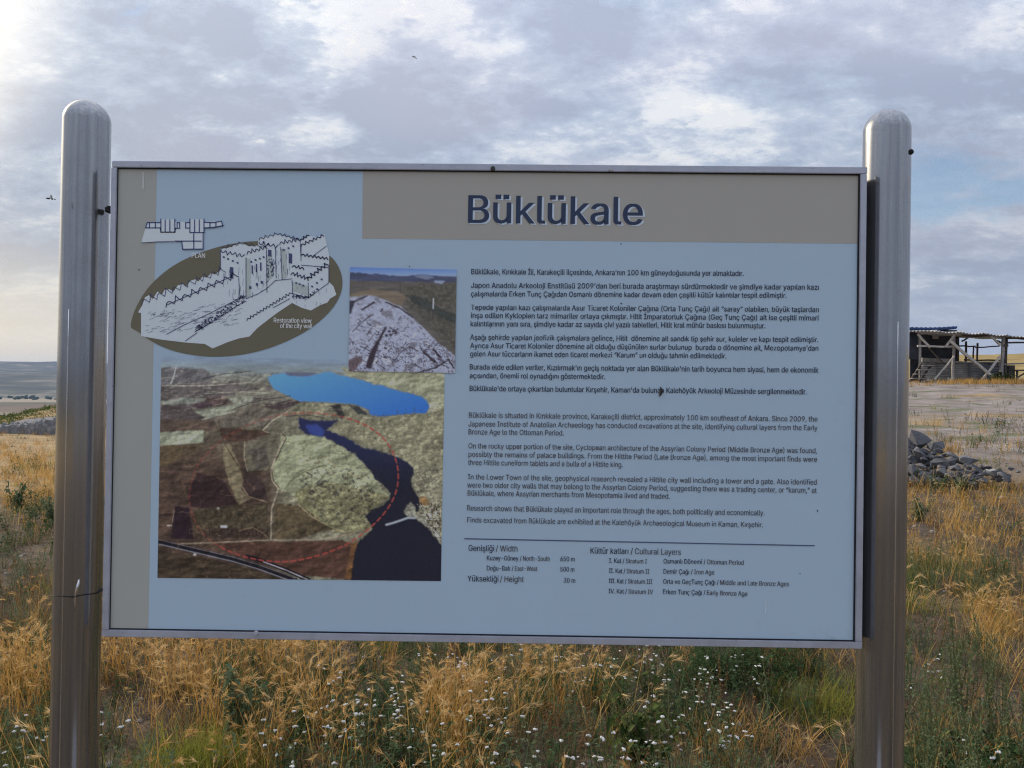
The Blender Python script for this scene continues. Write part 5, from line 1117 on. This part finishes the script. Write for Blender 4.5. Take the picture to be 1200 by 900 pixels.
# ================================================================== rock outcrop on the left
P = ground_at(30, 509); ro = float(np.hypot(P[0]-CX, P[1]-CY)); ctr = P
def outcrop():
    nx, ny = 120, 60; W_, D_ = 4.6, 2.4; u, v = np.meshgrid(np.linspace(-1, 1, nx), np.linspace(-1, 1, ny)); x = u*W_/2; y = v*D_/2
    yf = -.75+.5*(fbm(x*.9+2, x*0+5, 3)-.5)*2+.12*np.floor(x*1.1)*.3; face = sstep(yf, yf+.16, y); back = 1-sstep(.75, 1.15, y); ends = np.clip((1-np.abs(u))*5, 0, 1)
    top = .30+.11*x+.13*(y+1.2)+.22*(fbm(x*.8+9, y*1.3+4, 3)-.5); crack = np.abs(fbm(x*1.1-y*.8+3, y*2.2+x*.9, 3)-.5); top = top-.16*(1-sstep(0, .05, crack))
    lay = (top+.25*x)*7; top = top*.35+((np.floor(lay)+sstep(.6, 1, lay-np.floor(lay)))/7-.25*x)*.65
    h = np.where(face*back*ends > 0.001, top*face*back*ends, 0)-.22*(1-face*back*ends)+.035*(fbm(x*6, y*6, 3)-.5)
    i = np.arange(ny-1)[:, None]; j = np.arange(nx-1)[None]; F = np.stack([i*nx+j, i*nx+j+1, (i+1)*nx+j+1, (i+1)*nx+j], -1).reshape(-1, 4)
    return npmesh('rock_outcrop', np.stack([x, y, h], -1).reshape(-1, 3), F, False)
me = outcrop(); me.materials.append(pbsdf('outcrop_rock', rock_build((.06, .06, .063), (.17, .168, .17), (.42, .415, .41)), .9, 0, .2))
o = bpy.data.objects.new('rock_outcrop', me); o.location = (ctr[0]-.35, ctr[1]+.9, zt(ctr[0], ctr[1])-.02); o.rotation_euler = (0, 0, R(-14)); link(o, None, 'low layered grey rock outcrop rising from straw grass', 'rock')

# ================================================================== ruined shelter on the right
SB = ground_at(1120, 447.5, 0, 70); RS = float(SB[1]); 
if not (25 < RS < 46): RS = 36.0
SZ = zt(SB[0], RS)
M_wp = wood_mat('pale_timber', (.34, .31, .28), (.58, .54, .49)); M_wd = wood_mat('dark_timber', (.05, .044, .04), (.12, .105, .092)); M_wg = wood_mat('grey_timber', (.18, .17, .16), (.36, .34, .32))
def tin_build(c1, c2, c3):
    def f(t, b):
        p = t.n('ShaderNodeTexCoord').outputs['Object']; n = t.noise(p, 1.6, 6, .65, .4); c = t.ramp(n, [(.3, c1), (.55, c2), (.75, c3)]); t.set(b, 'Base Color', c)
    return f
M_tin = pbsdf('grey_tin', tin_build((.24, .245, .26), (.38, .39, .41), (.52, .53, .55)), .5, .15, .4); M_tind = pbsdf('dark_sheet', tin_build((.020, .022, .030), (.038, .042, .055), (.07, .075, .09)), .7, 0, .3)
M_blue = pbsdf('blue_sheet', tin_build((.020, .045, .13), (.030, .070, .19), (.05, .10, .23)), .5, 0, .4)
shelter = empty('ruined_shelter', (SB[0], RS, SZ), 'ramshackle open timber shelter with sagging sheet roof and corrugated wall', 'shelter')
def SP(px, py, dy=0.0): return Vector(onplane(px, py, RS+dy))
def kk(name, bm, mat, **kw): return keep(bmobj(name, bm, mat, **kw), shelter)
def timber(name, a, b, wd, mat, dya=0.0, dyb=None, seg=3, jit=.02, foot=False):
    A_ = SP(a[0], a[1], dya); B_ = SP(b[0], b[1], dya if dyb is None else dyb)
    if foot: B_.z = zt(B_.x, B_.y)-.1
    bm = bmesh.new(); bar_bm(bm, A_, B_, wd, wd*.9, jit, int(a[0]*7+b[1]), seg); return kk(name, bm, mat)
# posts
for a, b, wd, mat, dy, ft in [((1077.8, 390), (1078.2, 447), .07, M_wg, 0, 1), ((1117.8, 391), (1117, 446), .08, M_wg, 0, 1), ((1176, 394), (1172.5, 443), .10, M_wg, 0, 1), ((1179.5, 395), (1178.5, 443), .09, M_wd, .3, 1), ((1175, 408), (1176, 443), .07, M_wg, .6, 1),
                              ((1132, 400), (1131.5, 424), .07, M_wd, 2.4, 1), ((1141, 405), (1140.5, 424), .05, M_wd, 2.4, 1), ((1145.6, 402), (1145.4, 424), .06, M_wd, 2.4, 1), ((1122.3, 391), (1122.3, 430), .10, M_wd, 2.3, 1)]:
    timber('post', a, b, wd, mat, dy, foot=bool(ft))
for a, b, wd, mat, dy in [((1073, 388.6), (1127, 391.8), .09, M_wp, -.06), ((1075, 405.4), (1118, 406), .075, M_wp, -.05), ((1122, 405.6), (1143, 405.8), .06, M_wd, 2.35), ((1143, 407.2), (1171, 405.6), .055, M_wd, 2.35), ((1130, 421.6), (1172, 422.4), .07, M_wd, 2.0),
                          ((1178, 401.8), (1212, 401.4), .07, M_wd, .1), ((1176, 405), (1181, 405), .10, M_wd, -.05), ((1170, 427.2), (1214, 426.2), .06, M_wg, .3)]:
    timber('beam', a, b, wd, mat, dy)
for a, b, wd, mat, dy in [((1075.5, 391.5), (1090, 407), .075, M_wp, -.12), ((1118.2, 391.5), (1108, 406.5), .07, M_wp, -.12), ((1114, 400), (1163, 441.5), .10, M_wp, -.2), ((1118.5, 417), (1095, 445), .055, M_wp, -.3), ((1172, 417.5), (1150.5, 445), .07, M_wp, -.15), ((1161, 394), (1172.5, 405), .07, M_wp, -.1), ((1127, 400), (1136, 395), .06, M_wd, 2.2), ((1168, 399), (1175, 403), .05, M_wd, .1), ((1126, 411.5), (1157.5, 437), .05, M_wg, .1), ((1088, 407), (1104, 424), .05, M_wd, .6)]:
    timber('brace', a, b, wd, mat, dy)
# back wall and dark interior lining, as upright boards
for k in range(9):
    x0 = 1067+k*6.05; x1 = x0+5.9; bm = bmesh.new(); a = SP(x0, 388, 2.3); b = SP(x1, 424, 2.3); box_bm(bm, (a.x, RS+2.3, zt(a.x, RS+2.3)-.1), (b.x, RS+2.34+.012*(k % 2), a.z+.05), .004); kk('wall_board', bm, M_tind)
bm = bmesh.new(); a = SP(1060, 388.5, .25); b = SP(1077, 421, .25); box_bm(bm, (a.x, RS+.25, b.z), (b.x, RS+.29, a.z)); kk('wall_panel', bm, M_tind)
bm = bmesh.new(); a = SP(1093, 392, 2.2); b = SP(1100, 397.2, 2.2); box_bm(bm, (a.x, RS+2.2, b.z), (b.x, RS+2.24, a.z), .01); kk('pale_panel', bm, M_pale)  # pale rectangle in front of the dark back wall
# roof: blue sheet behind, wavy tin sheets in front
def sheet(name, px0, px1, py0, py1, dy0, dy1, mat, sag=.05, waves=9, thick=.02, rise=.1, seed=0):
    a = SP(px0, py0, dy0); b = SP(px1, py1, dy0); n = 40; rs_ = random.Random(seed); ph = rs_.uniform(0, 6); bm = bmesh.new(); rows = []
    for q in range(5):
        v = q/4; row = []
        for k in range(n+1):
            u = k/n; row.append((a.x+(b.x-a.x)*u, RS+dy0+(dy1-dy0)*v, a.z+(b.z-a.z)*u+rise*v-sag*math.sin(u*math.pi*1.0)*(1-v*.5)+.022*math.sin(u*waves*6.28+ph)+.02*math.sin(u*5+ph*2)))
        rows.append(row)
    top = [[bm.verts.new(p) for p in r_] for r_ in rows]; bot = [[bm.verts.new((p[0], p[1], p[2]-thick)) for p in r_] for r_ in rows]
    for q in range(4):
        for k in range(n): bm.faces.new((top[q][k], top[q][k+1], top[q+1][k+1], top[q+1][k])); bm.faces.new((bot[q][k+1], bot[q][k], bot[q+1][k], bot[q+1][k+1]))
    for k in range(n): bm.faces.new((bot[0][k], bot[0][k+1], top[0][k+1], top[0][k])); bm.faces.new((top[4][k], top[4][k+1], bot[4][k+1], bot[4][k]))
    for q in range(4): bm.faces.new((top[q][0], top[q+1][0], bot[q+1][0], bot[q][0])); bm.faces.new((bot[q][n], bot[q+1][n], top[q+1][n], top[q][n]))
    return kk(name, bm, mat, smooth=False)
sheet('roof_sheet', 1058, 1121.8, 384.2, 382.6, 1.6, 4.2, M_blue, 0, 12, .09, .05, 1)
sheet('roof_sheet', 1066, 1100, 387.2, 388.0, -.35, 2.1, M_tin, .02, 8, .02, .10, 2); sheet('roof_sheet', 1098, 1130, 387.4, 389.2, -.3, 2.2, M_tin, .03, 8, .02, .12, 3); sheet('roof_sheet', 1126, 1156, 389.0, 390.6, -.4, 2.4, M_tin, .03, 8, .02, .12, 4)
sheet('roof_sheet', 1152, 1182, 390.4, 392.0, -.3, 2.4, M_tin, .04, 8, .02, .1, 5); sheet('roof_sheet', 1178, 1216, 392.2, 394.4, -.35, 2.3, M_tin, .03, 9, .02, .10, 6)
timber('beam', (1126, 393.2), (1178, 393.8), .07, M_wd, .05); timber('beam', (1180, 395.6), (1216, 396.6), .13, M_wd, .12)
# corrugated lower wall sheets with a pale board on top
for k, (x0, x1) in enumerate([(1079, 1098), (1097, 1118), (1117, 1136), (1135, 1154), (1153, 1172)]):
    a = SP(x0, 423.5, .9-.03*(k % 2)); b = SP(x1, 447, .9); bm = bmesh.new(); zt0 = a.z; zb = zt(b.x, RS+.9)-.05; rows = []
    nz_ = 44
    for q in range(nz_+1): z = zb+(zt0-zb)*q/nz_; yy = RS+.9-.03*(k % 2)+.035*math.sin(q/nz_*6.28*9); rows.append((bm.verts.new((a.x, yy, z)), bm.verts.new((b.x, yy, z))))
    for p_, q_ in zip(rows, rows[1:]): bm.faces.new((p_[0], p_[1], q_[1], q_[0]))
    r_ = bmesh.ops.solidify(bm, geom=list(bm.faces), thickness=.008); kk('wall_sheet', bm, M_tin)
timber('beam', (1080, 421.6), (1118, 423), .17, M_wg, .85, jit=.01); timber('beam', (1118, 424), (1172, 424.5), .06, M_wg, .85)
# steps
for px, py in [(1072, 443), (1075.5, 438), (1079.5, 433), (1083.5, 428)]:
    bm = bmesh.new(); a = SP(px-4, py, -.5+.12*(443-py)/5); b = SP(px+7, py+1.2, 0); box_bm(bm, (a.x, a.y-.12, b.z), (b.x, a.y+.16, a.z), .004); kk('step', bm, M_wg)
timber('stringer', (1092.5, 427), (1077, 447), .08, M_wd, -.1); timber('stringer', (1080, 426), (1066, 447), .08, M_wd, -.1)
# side structures under the right roof: box and bench
bm = bmesh.new(); a = SP(1182.5, 428, .5); b = SP(1189.5, 442, .5); box_bm(bm, (a.x, RS+.5, zt(a.x, RS+.5)), (b.x, RS+.9, a.z), .01)
o = bmobj('wooden_crate', bm, M_wd); o['label'] = 'dark upright wooden crate under the open end of the shelter'; o['category'] = 'crate'
bench = empty('bench', SP(1200, 446, .4), 'dark timber bench beside the crate under the shelter roof', 'bench')
for nm, a, b, wd in [('seat', (1189.8, 434.2), (1216, 433.6), .06), ('leg', (1192, 435), (1191.6, 444), .06), ('leg', (1206, 435), (1206, 444), .06), ('brace', (1193, 442), (1203, 436), .05)]:
    A_ = SP(a[0], a[1], .4); B_ = SP(b[0], b[1], .4)
    if nm == 'leg': B_.z = zt(B_.x, B_.y)-.02
    bm = bmesh.new(); bar_bm(bm, A_, B_, wd, wd*(4 if nm == 'seat' else 1)); keep(bmobj(nm, bm, M_wd), bench)
# loose pale stones and blocks at its foot
for px, py, wpx, hpx, lab in [(1087, 445.6, 9, 5, 'pale flat stone beside the shelter steps'), (1111, 443.5, 4, 8, 'narrow upright white block at the shelter post, next to a wider one'), (1116, 443.8, 5, 8, 'wider upright white block at the shelter post')]:
    y_ = RS-.5; P = SP(px, py, -.5); wm = wpx/FPX*(RS+1.2); hm = hpx/FPX*(RS+1.2); me = rock_mesh(rr, .8, 1.05); me.materials.clear(); me.materials.append(M_pale)
    o = bpy.data.objects.new('stone_block', me); o.location = (P.x, P.y, zt(P.x, P.y)+hm*.42); o.scale = (wm/2.1, wm/2.1, hm/1.6); link(o, None, lab, 'stone')
SH = broad_weed(rr, .30, 8, .05, M_green, 14)
for px, l in [(1165, 'green bush under the long fallen pole of the shelter'), (1172, 'green bush at the foot of the shelter corner posts'), (1182, 'green bush in front of the dark crate')]:
    P = SP(px, 446, -.4); plant('green_bush', SH, P.x, P.y, rr.uniform(.9, 1.25), l, 'bush')
rs2 = random.Random(4); T = TM()
for k in range(260):
    px = rs2.uniform(1066, 1206); P = SP(px, 447, rs2.uniform(-2.2, -.3)); 
    if rs2.random() > .35+.65*(px > 1128): continue
    for q in range(12): T.blade((P.x+rs2.gauss(0, .08), P.y+rs2.gauss(0, .08), zt(P.x, P.y)-.01), rs2.uniform(0, 6.28), rs2.uniform(.10, .28), rs2.uniform(0, .5), rs2.uniform(.1, .9), .012, rs2.random(), 0, 3)
link(bpy.data.objects.new('straw_tufts', tm_mesh(T, 'straw_tufts', [M_straw])), None, 'golden straw tufts along the foot of the shelter', 'grass', kind='stuff')

# ================================================================== far tree belt in the valley
T = TM(); rs3 = random.Random(8)
for k in range(420):
    az = R(rs3.uniform(-48, -8)); r_ = rs3.uniform(1850, 2150) if rs3.random() < .93 else rs3.uniform(1200, 1800); x, y = CX+r_*math.sin(az), CY+r_*math.cos(az); z = zt(x, y); s_ = rs3.uniform(1.5, 4)
    for q in range(3): T.puff((x+rs3.uniform(-s_, s_), y, z+s_*rs3.uniform(.5, 1.1)), s_*rs3.uniform(.6, 1), rs3.random(), 0, rs3, 1.1)
link(bpy.data.objects.new('distant_trees', tm_mesh(T, 'distant_trees', [M_herb])), None, 'dark far-off belt of trees across the valley floor', 'trees', kind='stuff')
# scrub on the green slope behind the outcrop
T = TM()
for k in range(2600):
    az = R(rs3.uniform(-42, -26)); r_ = rs3.uniform(34, 50); x, y = CX+r_*math.sin(az), CY+r_*math.cos(az); z = zt(x, y); s_ = rs3.uniform(.06, .15)
    for q in range(9): a = rs3.uniform(0, 6.28); T.leaf4((x+rs3.gauss(0, s_*.7), y+rs3.gauss(0, s_*.7), z+rs3.uniform(0, s_)), (math.cos(a), math.sin(a), rs3.uniform(.2, 1.5)), s_*rs3.uniform(.7, 1.3), s_*.35, rs3.random(), 0, .1)
link(bpy.data.objects.new('slope_scrub', tm_mesh(T, 'slope_scrub', [M_green])), None, 'low green scrub on the slope behind the rock outcrop', 'scrub', kind='stuff')

# ================================================================== haze over the valley
bm = bmesh.new(); box_bm(bm, (-8200, -8200, -40), (8200, 8200, 260)); mh = bpy.data.materials.new('haze_air'); mh.use_nodes = True; th_ = NT(mh.node_tree)
pv = th_.n('ShaderNodeVolumePrincipled', {'Color': (0.42, 0.62, 1.0), 'Density': HAZE, 'Anisotropy': 0.0}); om = th_.n('ShaderNodeOutputMaterial'); th_.t.links.new(pv.outputs[0], om.inputs['Volume'])
bmobj('haze', bm, mh, None, kind='stuff', label='thin pale blue haze hanging over the whole landscape', cat='haze')

# ================================================================== insects
M_bug = flat_mat('insect_body', (.035, .028, .022), .5); M_wing = flat_mat('insect_wing', (.16, .15, .14), .4)
def insect(px, py, Y, L, label, name='flying_insect'):
    c = Vector(onplane(px, py, Y)); e = empty(name, c, label, 'insect'); bm = bmesh.new()
    for dx, r_, sx in [(-.30, .085, 2.6), (.10, .085, 1.4), (.36, .065, 1.1)]:
        bmesh.ops.create_uvsphere(bm, u_segments=10, v_segments=8, radius=1, matrix=Matrix.Translation((dx*L, 0, 0)) @ Matrix.Diagonal((r_*L*sx, r_*L, r_*L, 1)))
    o = bmobj('body', bm, M_bug, e, True)
    for s_ in (-1, 1):
        V_ = [(.12, 0, .07), (.0, .28*s_, .20), (-.16, .52*s_, .24), (-.30, .44*s_, .20), (-.12, .10*s_, .10)]; V_ = [(a*L, b*L, c_*L) for a, b, c_ in V_]; V_ += [(a, b, c_-.0003) for a, b, c_ in V_]
        F_ = [(0, 1, 2, 3, 4), (9, 8, 7, 6, 5)]+[(k, k+5, (k+1) % 5+5, (k+1) % 5) for k in range(5)]; meshobj('wing', V_, F_, M_wing, e)
    return e
e = insect(60, 233, -.02, .021, 'small dark insect flying beside the left post'); e.rotation_euler = (.5, .1, .1)
e = insect(486, 67.5, 1.2, .020, 'small dark insect flying high in front of the clouds'); e.rotation_euler = (.4, .4, .2)
# dried insect stuck to the text panel
c = Vector(onplane(774, 459, PY-.003)); e = empty('stuck_insect', c, 'dark dried insect stuck on the text panel', 'insect'); bm = bmesh.new()
tube_bm(bm, [Vector((.0000, 0, .0105)), Vector((.0012, -.001, .006)), Vector((.0028, -.002, .001)), Vector((.0012, -.0015, -.004)), Vector((-.002, 0, -.0105))], [.0008, .0022, .0028, .0020, .0006], 8); bmobj('body', bm, M_bug, e, True)
meshobj('wing', [(-.001, -.0012, .002), (.0018, -.0022, -.001), (-.001, -.0012, -.008), (-.004, -.0008, -.006), (-.001, -.0008, .002), (.0018, -.0018, -.001), (-.001, -.0008, -.008), (-.004, -.0004, -.006)], [(0, 1, 2, 3), (7, 6, 5, 4), (0, 3, 7, 4), (1, 0, 4, 5), (2, 1, 5, 6), (3, 2, 6, 7)], M_wing, e)
